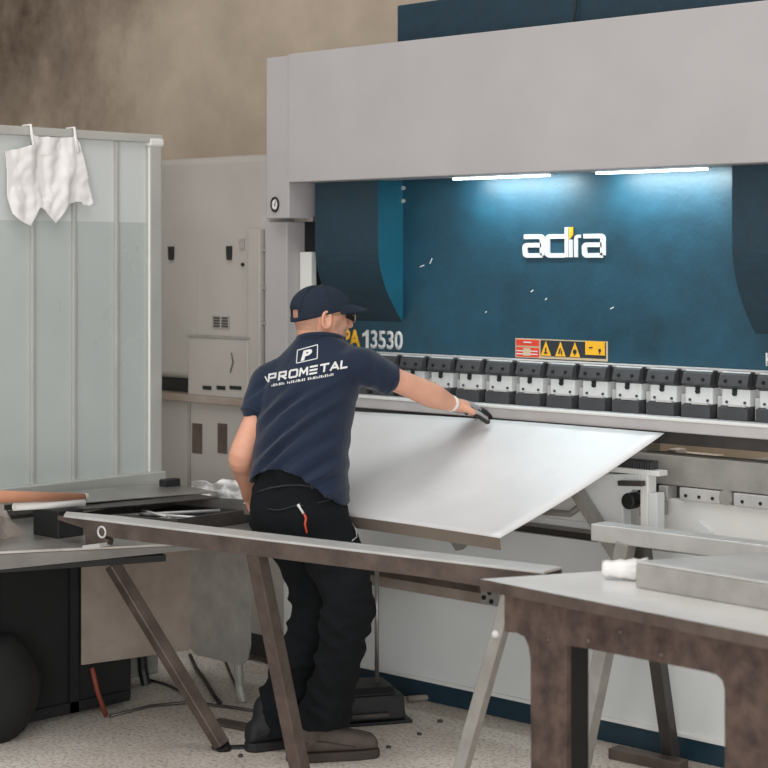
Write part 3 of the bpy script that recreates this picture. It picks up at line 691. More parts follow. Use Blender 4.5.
o = bent_plate('scrap_sheet', [(-5.62, 3.98, .800), (-5.6, 4.1, .798), (-5.58, 4.25, .796), (-5.56, 4.5, .792), (-5.55, 4.62, .79)], (.22, .03, -.01), M['steel_dark'], 'dark curved offcut sheet overlapping the curved grey offcut', 'sheet')
# dark tray
TR = thing('steel_tray', 'shallow black steel tray on the far end of the scrap table', 'tray', (-5.2, 4.5, ZT))
q = [PZ(120, 519, ZT + .02), PZ(246, 521, ZT + .02), PZ(243, 507, ZT + .02), PZ(172, 500, ZT + .02)]
q = [V((-5.42, 4.06, ZT)), V((-5.06, 4.22, ZT)), V((-5.08, 4.78, ZT)), V((-5.6, 4.66, ZT))]
g = G(); g.prism(q, (0, 0, .01)); g.build('tray_floor', M['black'], TR)
for i in range(4):
    a, b_ = q[i], q[(i + 1) % 4]; g = G(); g.bar(a + V((0, 0, .025)), b_ + V((0, 0, .025)), .014, .05); g.build('tray_wall', M['steel'] if i in (2,) else M['steel_dark'], TR)
rr = [((-5.4, 4.15), (-5.12, 4.5), .007), ((-5.45, 4.22), (-5.25, 4.58), .006), ((-5.38, 4.3), (-5.1, 4.38), .006), ((-5.48, 4.35), (-5.2, 4.28), .005)]
lb = ['thin steel rod lying lengthwise in the black tray', 'second thin steel rod beside the lengthwise one in the tray', 'thin steel rod lying across the black tray', 'thinnest steel rod crossing the others in the tray']
for k, (a, b_, r) in enumerate(rr):
    rod('steel_rod', V((*a, ZT + .018 + .006 * k)), V((*b_, ZT + .02 + .006 * k)), r, M['steel_light'], lb[k], 'rod', group='rods in the tray')
# black box and plastic film at the tray's far side
p = PZ(170, 497, ZT)
BX = V((-5.70, 4.80, ZT))
a, b_ = PX(165, 480, -5.62), PX(181, 496, -5.62)
g = G(); g.box(-5.66, -5.62, a.y, b_.y, ZT - .0, a.z); tag(g.build('battery_box', M['black'], None, .006), 'small black box at the foot of the screen post', 'box')
pf = V((-5.42, 4.78, ZT))
a = PY(192, 481, 4.86); b_ = PY(243, 499, 4.86)
def film_bump(u, v): return .045 * noise.noise(V((u * .09, v * .11, 1))) + .006 * noise.noise(V((u * .3, v * .3, 7)))
o = cloth_from([(191, 481), (205, 480), (213, 484), (222, 478.5), (232, 480), (242, 482), (252, 486), (252, 500), (235, 500), (210, 497), (191, 496)], lambda u, v, b: PY(u, v, 4.84 + b), .9, film_bump, 'plastic_wrap', M['film'], .002)
tag(o, 'crumpled white plastic wrap heaped behind the black tray', 'plastic wrap')

# guard panel with legs under the table, dark crate, bag
GP = thing('folded_guard', 'L shaped grey brown steel guard panel on legs below the scrap table', 'panel', (-5.4, 4.4, 0))
a, b_ = PX(82, 665, -5.50), PX(190, 650, -5.50)
g = G(); g.prism([(-5.5, a.y, a.z), (-5.5, b_.y, b_.z), (-5.5, b_.y, ZT - .03), (-5.5, a.y, ZT - .03)], (-.006, 0, 0)); g.build('side_sheet', M['brown_plate'], GP)
yq = b_.y; c, d = PY(250, 640, yq), PY(196, 655, yq)
pr = [V((-5.5, yq, d.z + .02)), V((-5.46, yq, d.z - .0)), V((c.x - .05, yq, d.z)), V((c.x - .015, yq, d.z + .03)), V((c.x, yq, d.z + .08)), V((c.x, yq, ZT - .03)), V((-5.5, yq, ZT - .03))]
g = G(); g.prism(pr, (0, .006, 0)); g.build('front_sheet', M['grey_tube'], GP)
for (u, v, top) in ((243, 702, .3), (146, 685, .24)):
    f0 = PZ(u, v, 0); g = G(); g.tube([f0, V((f0.x - .02, f0.y + .0, .06)), V((f0.x - .02, f0.y - .02, top + .1))], .018 if u > 200 else .02, 10); g.build('leg', M['grey_tube'] if u > 200 else M['black'], GP)
CR = thing('storage_crate', 'big black crate in the dark under the scrap table', 'crate', (-5.62, 3.8, 0))
g = G(); g.box(-5.78, -5.53, 3.0, 4.38, .02, .60); g.build('crate_body', M['black_deep'], CR, .01)
g = G(); g.box(-5.8, -5.515, 2.98, 4.39, .60, .64); g.build('crate_rim', M['black_deep'], CR, .01)
for y in (3.3, 3.75, 4.1):
    g = G(); g.box(-5.53, -5.515, y - .02, y + .02, .02, .60); g.build('crate_rib', M['black'], CR)
g = G(); g.box(-5.53, -5.515, 3.02, 4.36, .02, .06); g.build('crate_rib', M['black'], CR)
p = PZ(18, 738, 0); lump('rubbish_sack', p + V((-.05, -.05, 0)), .10, .16, .22, M['black_deep'], 'dark rubbish sack standing in front of the black crate', 'sack', .3, 6, 5, flat=False)
g = G(); g.tube([PX(92, 668, -5.42), PX(97, 690, -5.42), PZ(106, 716, .012)], .009, 8); tag(g.build('red_strap', M['dull_red'], None, smooth=True), 'short red strap hanging from the guard panel to the floor', 'strap')

# ------------------------------------------------------------------ front sawhorse (long rail across the picture)
HL = PZ(62, 512, .82); HR = PZ(553, 569, .82)
SF = thing('sawhorse', 'long brown steel rail sawhorse running across in front of the worker', 'sawhorse', ((HL + HR) / 2).to_3d() * V((1, 1, 0)).x if False else V(((HL.x + HR.x) / 2, (HL.y + HR.y) / 2, 0)))
hd = (HR - HL).normalized(); hn = V((-hd.y, hd.x, 0))
def hb(s, n, z): return HL + hd * s + hn * n + V((0, 0, z))
Lh = (HR - HL).length
g = G(); g.hexa([hb(-.01, .035, -.008), hb(.10, -.05, -.008), hb(.10, -.05, 0), hb(-.01, .035, 0)], [hb(Lh, .05, -.008), hb(Lh, -.05, -.008), hb(Lh, -.05, 0), hb(Lh, .05, 0)]) if False else g.prism([hb(0, .02, -.008), hb(.06, -.05, -.008), hb(Lh, -.05, -.008), hb(Lh, .05, -.008), hb(.22, .05, -.008)], (0, 0, .008))
g.build('rail_top', M['steel_light'], SF, .002)
g = G(); g.hexa([hb(.02, -.04, -.02), hb(.02, -.03, -.02), hb(.02, -.03, -.008), hb(.02, -.04, -.008)], [hb(.3, -.05, -.058), hb(.3, -.04, -.058), hb(.3, -.04, -.008), hb(.3, -.05, -.008)])
g.hexa([hb(.3, -.05, -.058), hb(.3, -.04, -.058), hb(.3, -.04, -.008), hb(.3, -.05, -.008)], [hb(Lh, -.05, -.058), hb(Lh, -.04, -.058), hb(Lh, -.04, -.008), hb(Lh, -.05, -.008)])
g.build('rail_web', M['rust_leg'], SF)
g = G(); g.box(0, 0, 0, 0, 0, 0) if False else g.hexa([hb(.3, .04, -.058), hb(.3, .05, -.058), hb(.3, .05, -.008), hb(.3, .04, -.008)], [hb(Lh, .04, -.058), hb(Lh, .05, -.058), hb(Lh, .05, -.008), hb(Lh, .04, -.008)]); g.build('rail_web', M['rust_leg'], SF)
pn = hn; P0 = hb(0, -.045, 0)
def hp(u, v): return PP(u, v, P0, pn)
g = G(); zt_ = .728
bp = [hp(76, 519), hp(84, 527), hp(85, 545), hp(89, 547), hp(107, 546), hp(108, 540), hp(104, 537), hp(105, 529), hp(116, 522)]
g.prism(bp, pn * .03); g.build('end_foot', M['rust_leg'], SF, .004)
c = hp(102.5, 532); g = G(); g.tube([c + (hd * math.cos(t) + UP * math.sin(t)) * .018 - pn * .003 for t in [k * 2 * math.pi / 20 for k in range(21)]], .004, 6); g.build('ring', M['steel_light'], SF, smooth=True)
g = G(); a = hp(90, 545); b_ = hp(107, 543); g.bar(a - pn * .01 + V((0, 0, -.004)), b_ - pn * .01 + V((0, 0, -.004)), .05, .012); g.build('foot_pad', M['steel_light'], SF)
t2 = hp(252, 552); f2 = V((PZ(303, 785, 0).x, PZ(303, 785, 0).y, 0))
g = G(); g.bar(t2 + hn * .02, f2, .05, .05, hn); g.build('leg', M['rust_leg'], SF, .005)
t3 = hp(508, 578); f3 = PZ(445, 826, 0)
g = G(); g.bar(t3 + hn * .04 + V((0, 0, .0)), f3, .04, .04, hn); g.build('leg', M['grey_tube'], SF, .005)
c = lerp(t3, f3, .22) + hn * .015; g = G(); g.ell(c - hn * .004, hd * .012, hn * .012, UP * .012, 14, 8); g.build('bolt', M['white_paint'], SF, smooth=True)

# ------------------------------------------------------------------ grey sawhorse by the machine
ZB_ = .85
BL, BR = PZ(600, 522, ZB_), PZ(900, 566, ZB_)
BR = V((BR.x, BL.y - .02, ZB_))
S2 = thing('sawhorse', 'pale grey sawhorse standing between the front table and the press brake', 'sawhorse', ((BL.x + BR.x) / 2, BL.y, 0))
g = G(); g.box(BL.x, -2.2, BL.y - .05, BL.y + .03, ZB_ - .055, ZB_); g.build('top_rail', M['steel_light'], S2, .004)
tl = PY(630, 540, BL.y - .01); fl = PZ(575, 792, 0); fb_ = PZ(672, 762, 0)
g = G(); g.bar(V((tl.x, BL.y - .03, ZB_ - .05)), fl, .05, .05, (1, 0, 0)); g.build('leg', M['grey_tube'], S2, .004)
g = G(); g.bar(V((tl.x + .03, BL.y + .01, ZB_ - .05)), fb_, .045, .045, (1, 0, 0)); g.build('leg', M['steel_dark'], S2, .004)
for y0, y1 in ((BL.y - .03, fl.y), (BL.y + .01, fb_.y)):
    g = G(); g.bar(V((-2.45, y0, ZB_ - .05)), V((-2.3, y1, 0)), .045, .045, (1, 0, 0)); g.build('leg', M['grey_tube'], S2, .004)
# offcut on the floor
a = PZ(613, 757, .0); b_ = PZ(684, 772, 0)
g = G(); g.bar(a + V((0, 0, .018)), b_ + V((0, 0, .018)), .06, .036); tag(g.build('floor_offcut', M['rust_leg'], None, .003), 'brown steel bar offcut on the floor between the grey sawhorse legs', 'bar')

# ------------------------------------------------------------------ right front table
Z3 = .85
RT = thing('welding_table', 'rusty brown steel table with bright plate top in the front corner', 'table', (-2.4, 3.8, 0))
c0 = PZ(480, 579, Z3); c1 = PZ(768, 636, Z3); fd = (c1 - c0).normalized(); c2 = c0 + fd * 1.9; c3 = PZ(640, 568.5, Z3); bd = (c3 - c0).normalized()
poly = [c0, c2, c2 + bd * 1.0, c0 + bd * .62, ]
g = G(); g.prism([p + V((0, 0, -.03)) for p in poly], (0, 0, .03)); o = g.build('plate_top', [M['plate_glare'], M['rust_leg']], RT)
for f in o.data.polygons:
    if abs(f.normal.z) < .5: f.material_index = 1
n3 = V((-fd.y, fd.x, 0)); Q = c0 + n3 * .035
def rp(u, v): return PP(u, v, Q, n3)
zu = Z3 - .03
def arcpt(cu, cv, ru, rv, a0, a1, n=5): return [(cu + ru * math.cos(math.radians(a0 + (a1 - a0) * k / n)), cv + rv * math.sin(math.radians(a0 + (a1 - a0) * k / n))) for k in range(n + 1)]
A = rp(504, 600); A.z = zu
def down(u): p = rp(u, 650); return V((p.x, p.y, 0))
R2 = rp(845, 690); R2.z = zu
outline = [A, R2, V((R2.x, R2.y, rp(845, 735).z))]
outline = [A, R2, rp(845, 700)]
outline += [V((R2.x, R2.y, rp(800, 695).z))][:0]
leg2r = rp(766, 700)
outline += [rp(772, 690), V((leg2r.x, leg2r.y, 0)), down(725)]
outline += [rp(u, v) for u, v in ((724, 690), (722, 681), (716, 675), (706, 672))]
outline += [rp(u, v) for u, v in ((590, 649.5), (566, 645.5))]
outline += [down(566), down(531)]
outline += [rp(u, v) for u, v in ((530, 660), (528, 646), (524, 637), (516, 633), (504, 632))]
g = G(); g.prism(outline, n3 * .02); fr = g.build('front_frame', M['rust'], RT, .003)
# channel returns of the legs and rail; leg returns blackened as painted-in shade
def leg_return(u0, u1, vt, name):
    a, b_ = rp(u0, vt), rp(u1, vt)
    g = G(); g.prism([V((b_.x, b_.y, 0)) + n3 * .02, V((b_.x, b_.y, 0)) + n3 * .085, V((b_.x, b_.y, b_.z)) + n3 * .085, V((b_.x, b_.y, b_.z)) + n3 * .02], -fd * .012)
    g.build(name, M['black_deep'], fr, .002)
leg_return(531, 565.5, 646, 'leg_flange'); leg_return(725, 765.5, 690, 'leg_flange')
a, b_ = rp(510, 600), rp(845, 690); a.z = b_.z = zu
g = G(); g.prism([a + n3 * .02, b_ + n3 * .02, b_ + n3 * .085, a + n3 * .085], (0, 0, -.012)); g.build('rail_flange', M['rust'], fr)
for (x_, y_) in ((c2 + bd * .9 - fd * .08)[:2], (c2 - fd * .08 + n3 * .06)[:2]):
    g = G(); g.box(x_ - .04, x_ + .04, y_ - .04, y_ + .04, 0, zu); g.build('leg', M['rust'], RT, .003)
for (u, v) in ((588, 641), (661, 655), (548, 640), (620, 632)):
    g = G(); c = rp(u, v); g.ell(c, fd * .008, n3 * .006, UP * .008, 12, 8); g.build('weld_stud', M['rust_leg'], fr, smooth=True)
# slab on the table
b0, b1 = PZ(635, 588, Z3), PZ(768, 611, Z3); bfd = (b1 - b0).normalized(); hB = PP(637, 561, b0, V((-bfd.y, bfd.x, 0))).z - Z3
g = G(); q = [b0, b0 + bfd * 1.1, b0 + bfd * 1.1 + bd * .5, b0 + bd * .5]
ob = thing('steel_box_section', 'thick closed grey steel slab lying on the bright table plate', 'slab', b0)
g.prism(q, (0, 0, hB - .006)); g.build('slab_body', M['grey_tube'], ob, .006, seg=3)
g = G(); g.prism([p + V((0, 0, hB - .006)) for p in q], (0, 0, .006)); g.build('slab_top', M['steel_light'], ob, .003)
# white roll beside it
p0, p1 = PZ(589, 582, Z3), PZ(634, 584, Z3)
r = .029; g = G(); pts = [lerp(p0, p1, t) + V((0, .06, r)) for t in [k / 10 for k in range(11)]]
g.tube(pts, [r * (.7 + .04 * k) * (1 + .08 * math.sin(k * 2.1)) for k in range(11)], 14)
for v in g.bm.verts: v.co.z = max(v.co.z, Z3 + .001)
tag(g.build('film_roll', M['film'], None, smooth=True), 'small roll of white film against the grey slab on the table', 'roll')

# ------------------------------------------------------------------ floor litter
def floor_line(name, px, r, m, label, cat, z=None, group=None):
    g = G(); g.tube([PZ(u, v, r + .001) for u, v in px], r, 8); return tag(g.build(name, m, None, smooth=True), label, cat, group)
floor_line('cable', [(190, 655), (196, 668), (205, 680), (214, 695), (220, 703)], .008, M['black'], 'black cable curling on the floor below the guard panel', 'cable')
floor_line('cable', [(222, 652), (228, 668), (235, 684), (238, 690)], .005, M['black'], 'thin dark cable beside the guard panel leg', 'cable')
floor_line('cable', [(110, 716), (150, 706), (190, 702), (230, 707), (262, 712)], .006, M['steel_dark'], 'long dark cable running over the floor from crate to boot', 'cable')
floor_line('cable', [(150, 680), (165, 684), (178, 690), (185, 694)], .006, M['steel_dark'], 'short grey cable by the black panel foot', 'cable')
floor_line('floor_pipe', [(408, 699), (430, 697), (452, 698), (475, 703)], .012, M['dusty'], 'dusty pipe lying on the floor behind the foot pedal', 'pipe')
g = G(); a, b_ = PZ(214, 721, .006), PZ(268, 731, .006); g.bar(a, b_, .07, .012); tag(g.build('wood_strip', M['rust_leg'], None, .003), 'flat brown strip on the floor beside the slanting leg', 'strip')
g = G(); a, b_ = PZ(212, 748, .004), PZ(262, 746, .004); g.bar(a, b_, .035, .008); tag(g.build('rubber_strap', M['black'], None, .002), 'flat black strap on the floor at the slanting leg foot', 'strap')
lbls = ['pale stone chip on the floor near the boot toe', 'grey stone chip on the floor under the front rail', 'small stone chip on the floor beside the flat black strap', 'stone chip on the floor in front of the plinth', 'tiny stone chip on the floor behind the slanting leg', 'stone chip on the floor near the floor cables']
for k, (u, v) in enumerate(((388, 748), (420, 735), (240, 757), (440, 722), (196, 715), (180, 672))):
    p = PZ(u, v, 0); lump('stone_chip', p, .011, .009, .006, M['steel_dark'], lbls[k], 'stone', .4, 60, k)
# ------------------------------------------------------------------ the worker
PN = thing('person', 'person in navy cap and printed t-shirt leaning over to hold the metal sheet', 'person', V((W(300, 500, 6.3).x, W(300, 500, 6.3).y, 0)))
LA = cam_vec(.92, -.39).normalized(); FA = cam_vec(.39, .92).normalized()
def remesh(g, voxel, it=4, fac=.5):
    bmesh.ops.recalc_face_normals(g.bm, faces=g.bm.faces[:])
    me = bpy.data.meshes.new('tmp'); g.bm.to_mesh(me); g.bm.free()
    o = bpy.data.objects.new('tmp', me); COL.objects.link(o)
    r = o.modifiers.new('r', 'REMESH'); r.mode = 'VOXEL'; r.voxel_size = voxel
    s = o.modifiers.new('s', 'SMOOTH'); s.iterations = it; s.factor = fac
    bpy.context.view_layer.update()
    out = bpy.data.meshes.new_from_object(o.evaluated_get(bpy.context.evaluated_depsgraph_get()))
    bpy.data.objects.remove(o); bpy.data.meshes.remove(me)
    for p in out.polygons: p.use_smooth = True
    return out
def ringpts(c, a, b, n=28, e=2.0):
    out = []
    for k in range(n):
        t = 2 * math.pi * k / n; ct, st = math.cos(t), math.sin(t)
        out.append(c + a * (abs(ct) ** (2 / e) * (1 if ct >= 0 else -1)) + b * (abs(st) ** (2 / e) * (1 if st >= 0 else -1)))
    return out
def limb(g, pts, rad, n=18, sub=5):
    """smooth tapering limb with rounded ends"""
    P = [V(p) for p in pts]; out, R = [], []
    for i in range(len(P) - 1):
        p0, p1, p2, p3 = P[max(i - 1, 0)], P[i], P[i + 1], P[min(i + 2, len(P) - 1)]
        for k in range(sub):
            t = k / sub
            out.append(.5 * ((2 * p1) + (p2 - p0) * t + (2 * p0 - 5 * p1 + 4 * p2 - p3) * t * t + (3 * p1 - p0 - 3 * p2 + p3) * t ** 3)); R.append(rad[i] + (rad[i + 1] - rad[i]) * (t * t * (3 - 2 * t)))
    out.append(P[-1]); R.append(rad[-1])
    d0 = (out[0] - out[1]).normalized(); d1 = (out[-1] - out[-2]).normalized()
    pre = [(out[0] + d0 * R[0] * math.sin(a), R[0] * math.cos(a)) for a in (1.4, 1.05, .7, .35)]
    post = [(out[-1] + d1 * R[-1] * math.sin(a), R[-1] * math.cos(a)) for a in (.35, .7, 1.05, 1.4)]
    pts2 = [p for p, r in pre] + out + [p for p, r in post]; rr = [r for p, r in pre] + R + [r for p, r in post]
    g.tube(pts2, rr, n)
def tilt(lat_up=0, fwd_up=0): return (LA + UP * lat_up).normalized(), (FA + UP * fwd_up).normalized()

# ---- joints
neck0 = W(324, 352, 6.43); 
shR, shL = W(362, 366, 6.33), W(270, 384, 6.45)
elR, wrR = W(421, 390.5, 6.46), W(451, 403.5, 6.57)
elL, wrL = W(241, 455, 6.34), W(248, 487, 6.55)
hipR, hipL = W(325, 520, 6.26), W(280, 520, 6.36)
knR, knL = W(349, 602, 6.16), W(306, 602, 6.36)
anR, anL = W(318, 735, 6.22), W(274, 732, 6.36)
# ---- head frame
HC = W(321.5, 318, 6.43)
HF = cam_vec(.93, .36, -.06).normalized(); HLt = HF.cross(UP).normalized(); HU = HLt.cross(HF).normalized()
def H(f, l, u): return HC + HF * f + HLt * l + HU * u
def head_shapes(g):
    g.ell(H(-.004, 0, .014), HF * .101, HLt * .077, HU * .092, 26, 16)
    g.ell(H(.030, 0, -.045), HF * .064, HLt * .058, HU * .070, 22, 14)
    g.ell(H(.066, 0, -.092), HF * .026, HLt * .03, HU * .022, 14, 10)
    g.ell(H(.062, 0, .0), HF * .034, HLt * .056, HU * .05, 18, 12)
    limb(g, [H(.088, 0, .022), H(.104, 0, -.005), H(.109, 0, -.020)], [.009, .010, .0115], 12, 3)
    for s in (-1, 1):
        g.ell(H(.098, s * .011, -.024), HF * .012, HLt * .010, HU * .009, 10, 8)
        g.ell(H(.06, s * .036, -.02), HF * .028, HLt * .022, HU * .024, 12, 8)
        # ear: rim and lobe
        ec = H(-.006, s * .079, -.004)
        rim = [ec + HF * (.017 * math.cos(a) - .004) + HU * (.030 * math.sin(a)) + HLt * s * (.006 - .004 * math.cos(a)) for a in [k * 2 * math.pi / 14 for k in range(15)]]
        g.tube(rim, .0062, 8); g.ell(ec - HU * .002, HF * .015, HLt * .006, HU * .028, 12, 8)
        g.ell(ec - HU * .028 + HF * .003, HF * .009, HLt * .006, HU * .009, 10, 8)
    for u_, w_ in ((-.052, .022), (-.062, .02)): g.ell(H(.088, 0, u_), HF * .010, HLt * w_, HU * .006, 12, 8)
    limb(g, [H(.082, -.045, .03), H(.096, 0, .032), H(.082, .045, .03)], [.010, .011, .010], 10, 4)
def hand(g, wrist, d, n, s, curl, scale=1.0, thumb_out=.5):
    """palm + four unequal bent fingers + thumb; d: pointing direction, n: back-of-hand normal, s: +1 thumb on d x n side"""
    d = d.normalized(); n = (n - d * n.dot(d)).normalized(); x = d.cross(n) * s
    k = scale
    g.loft([ringpts(wrist + d * .0 * k, x * .027 * k, n * .023 * k, 16, 2.4), ringpts(wrist + d * .03 * k, x * .036 * k, n * .022 * k, 16, 2.6), ringpts(wrist + d * .07 * k, x * .043 * k, n * .020 * k, 16, 3), ringpts(wrist + d * .095 * k, x * .041 * k, n * .013 * k, 16, 3)])
    for i, (off, ln) in enumerate(((.031, .072), (.0105, .080), (-.0105, .075), (-.031, .058))):
        p = wrist + d * (.078 if i in (1, 2) else .072) * k + x * off * k; q = wrist + d * (.097 if i < 3 else .09) * k + x * off * 1.08 * k
        pts = [p, q]; ang = 0
        for j, fr in enumerate((.46, .31, .23)):
            ang += curl[j]; dd = d * math.cos(ang) - n * math.sin(ang) + x * (off * 1.5)
            pts.append(pts[-1] + dd * ln * fr * k)
        limb(g, pts, [.010 * k, .0098 * k, .0092 * k, .0085 * k, .0072 * k], 10, 3)
    t0 = wrist + d * .025 * k + x * .025 * k - n * .004 * k; t1 = t0 + (d * .6 + x * thumb_out - n * .2).normalized() * .045 * k; t2 = t1 + (d * .85 + x * thumb_out * .5 - n * .25).normalized() * .034 * k; t3 = t2 + (d * .95 + x * thumb_out * .1 - n * .3).normalized() * .025 * k
    limb(g, [t0, t1, t2, t3], [.014 * k, .0115 * k, .0105 * k, .0085 * k], 10, 3)
hdR = (W(484, 412.5, 6.75) - wrR).normalized(); nR = (UP * .9 - FA * .2)
hdL = (W(258, 500, 6.68) - wrL).normalized(); nL = (-LA * .3 + UP * .8)
# ---- body (one surface)
g = G()
head_shapes(g)
limb(g, [H(-.026, 0, -.01), W(315, 334, 6.425), W(319, 346, 6.43), neck0 - UP * .06], [.066, .064, .062, .06])
SP = [(298, 500, 6.31, .135, .095), (299, 470, 6.32, .135, .085), (303, 430, 6.35, .15, .105), (309, 395, 6.39, .16, .105), (316, 370, 6.42, .14, .09), (322, 354, 6.43, .085, .07)]
la, fa = tilt(.12, -.12)
g.loft([ringpts(W(u, v, z), la * a, fa * b) for u, v, z, a, b in SP])
limb(g, [lerp(shR, W(316, 372, 6.42), .3), shR, lerp(shR, elR, .5), elR, lerp(elR, wrR, .35), wrR], [.046, .046, .042, .044, .046, .029])
limb(g, [lerp(shL, W(312, 380, 6.42), .3), shL, lerp(shL, elL, .5), elL, lerp(elL, wrL, .35), wrL], [.046, .046, .042, .042, .044, .029])
hand(g, wrR, hdR, nR, 1, (.06, .18, .16), 1.12); hand(g, wrL, hdL, nL, 1, (.35, .6, .5))
limb(g, [hipR, knR, W(341, 655, 6.19), anR + UP * .05], [.068, .042, .04, .026]); limb(g, [hipL, knL, W(297, 655, 6.37), anL + UP * .07], [.066, .042, .036, .024])
fR = cam_vec(.97, .24).normalized(); fL = cam_vec(.85, .52).normalized()
me = remesh(g, .0045, 4)
body = link('body', me, M['skin'], PN)
# shaved nape and grey stubble on the jaw
me.materials.append(M['stubble']); me.materials.append(M['hair'])
for p in me.polygons:
    q = p.center - HC; f_, l_, u_ = q.dot(HF), q.dot(HLt), q.dot(HU)
    if abs(l_) < .1 and -.13 < u_ < .04 and abs(f_) < .14:
        if f_ > .028 and u_ < -.022 + .02 * (f_ < .07) - .02 * (f_ > .085): p.material_index = 1
        elif -.045 < u_ < .01 and f_ < -.035: p.material_index = 2
bpy.context.view_layer.update()
for s in (-1, 1):
    g = G(); g.ell(H(.084, s * .032, .012), HF * .012, HLt * .012, HU * .011, 14, 10); g.build('eye', M['eye'], body, smooth=True)
# ---- cap
g = G(); n, m_ = 40, 12; rows = []
for j in range(m_ + 1):
    row = []
    for k in range(n):
        a = 2 * math.pi * k / n; ca, sa = math.cos(a), math.sin(a)
        hb_ = -.020 + .070 * (.5 + .5 * ca)
        t = j / m_; zz = .148 + (hb_ - .148) * (1 - math.cos(t * math.pi / 2)) if False else None
        ph = t * math.pi / 2
        ztop, zc_ = .113, .030
        if t < .72:
            q = t / .72; zz = zc_ + (ztop - zc_) * math.cos(q * math.pi / 2); rr_ = math.sin(q * math.pi / 2) ** .9
        else:
            q = (t - .72) / .28; zz = zc_ + (min(hb_, zc_ + .022) - zc_) * q; rr_ = 1 - .05 * q * (.5 - .5 * ca)
        fr = .112 if ca > 0 else .110
        row.append(g.bm.verts.new(H(-.004 + ca * fr * rr_ - (.0 if zz > .06 else 0), sa * .088 * rr_, zz)))
    rows.append(row)
for j in range(m_):
    for k in range(n):
        a = math.degrees(2 * math.pi * (k + .5) / n)
        if j >= 9 and abs(a - 180) < 24 and j < 11: continue
        if j == 0: 
            if k % 2 == 0: pass
        g.face([rows[j][k], rows[j][(k + 1) % n], rows[j + 1][(k + 1) % n], rows[j + 1][k]])
bmesh.ops.remove_doubles(g.bm, verts=g.bm.verts[:], dist=.0004)
cap = g.build('cap', M['cap'], body, smooth=True); so = cap.modifiers.new('t', 'SOLIDIFY'); so.thickness = .004; so.offset = 0
g = G(); g.ell(H(-.004, 0, .114), HF * .010, HLt * .010, HU * .006, 14, 8); g.build('cap_button', M['cap'], cap, smooth=True)
g = G(); rows = []
for i in range(9):
    t = i / 8; row = []
    for k in range(21):
        s = -1 + 2 * k / 20; a = s * 1.25
        base = H(-.004 + math.cos(a) * .108, math.sin(a) * .086, (.052 - .006 * s * s)); reach = .066 * (math.cos(s * 1.45)) ** .7
        row.append(g.bm.verts.new(base + HF * reach * t + HU * (-.008 * t - .014 * s * s * t - .008 * t * t)))
    rows.append(row)
for a, b_ in zip(rows, rows[1:]):
    for k in range(20): g.face([a[k], a[k + 1], b_[k + 1], b_[k]])
o = g.build('cap_brim', M['cap'], cap, smooth=True); so = o.modifiers.new('t', 'SOLIDIFY'); so.thickness = .005; so.offset = 0
# seams of the crown
for a in (35, 90, 145, 215, 270, 325):
    ca, sa = math.cos(math.radians(a)), math.sin(math.radians(a)); pts = []
    for q in [k / 10 for k in range(1, 11)]:
        pts.append(H(-.004 + ca * .1125 * math.sin(q * math.pi / 2) ** .82, sa * .0895 * math.sin(q * math.pi / 2) ** .82, (.030 + .0845 * math.cos(q * math.pi / 2))))
    g = G(); g.tube(pts, .0015, 6); g.build('cap_seam', M['cap'], cap, smooth=True)
# ---- glasses
g = G()
for s in (-1, 1):
    g.tube([H(.100, s * .062, .016), H(.05, s * .079, .017), H(.0, s * .083, .014), H(-.012, s * .083, .004)], .0024, 8)
    g.tube([H(.110, s * .034, .008) + HLt * .026 * math.cos(a) + HU * .017 * math.sin(a) - HF * .010 * math.cos(a) * s * .6 for a in [k * 2 * math.pi / 16 for k in range(17)]], .0026, 8)
g.tube([H(.112, -.01, .012), H(.116, 0, .014), H(.112, .01, .012)], .002, 8)
gl = g.build('glasses', M['glass_frame'], body, smooth=True)
for s in (-1, 1):
    g = G(); g.ell(H(.109, s * .034, .008), HLt * .026 - HF * .008 * s, HU * .017, HF * .003, 18, 6); g.build('lens', M['lens'], gl, smooth=True)
    g = G(); g.prism([H(.100, s * .060, .022), H(.062, s * .078, .020), H(.062, s * .078, .006), H(.100, s * .060, -.006)], HLt * .003 * s); g.build('side_shield', M['lens'], gl)

# ---- t-shirt
g = G()
SR = [(298, 522, 6.30, .182, .152, -.10, .04), (299, 500, 6.31, .180, .148, -.06, .03), (299, 478, 6.31, .174, .139, -.02, .02), (301, 452, 6.33, .170, .132, .03, .0), (304, 425, 6.355, .174, .132, .10, -.06), (308, 398, 6.385, .184, .130, .14, -.12), (312, 376, 6.41, .190, .122, .16, -.15), (316, 360, 6.43, .165, .108, .16, -.18), (320, 348, 6.435, .122, .098, .14, -.2), (321, 340, 6.43, .084, .090, .10, -.26)]
rings = []
for u, v, z, a, b, lt, ft in SR:
    la, fa = tilt(lt, -ft if False else ft); rings.append(ringpts(W(u, v, z), la * a, fa * b, 32, 2.25))
for i, r in enumerate(rings): pass
g.loft(rings)
limb(g, [W(332, 374, 6.39), W(355, 366, 6.345), W(372, 371, 6.365), W(385, 377.5, 6.385)], [.085, .074, .064, .058])
limb(g, [W(288, 380, 6.43), W(271, 383, 6.44), W(262, 398, 6.42), W(257.5, 409, 6.40)], [.085, .072, .061, .057])
me = remesh(g, .006, 6)
bodyT = BVHTree.FromPolygons([v.co.copy() for v in me.vertices], [p.vertices[:] for p in me.polygons])
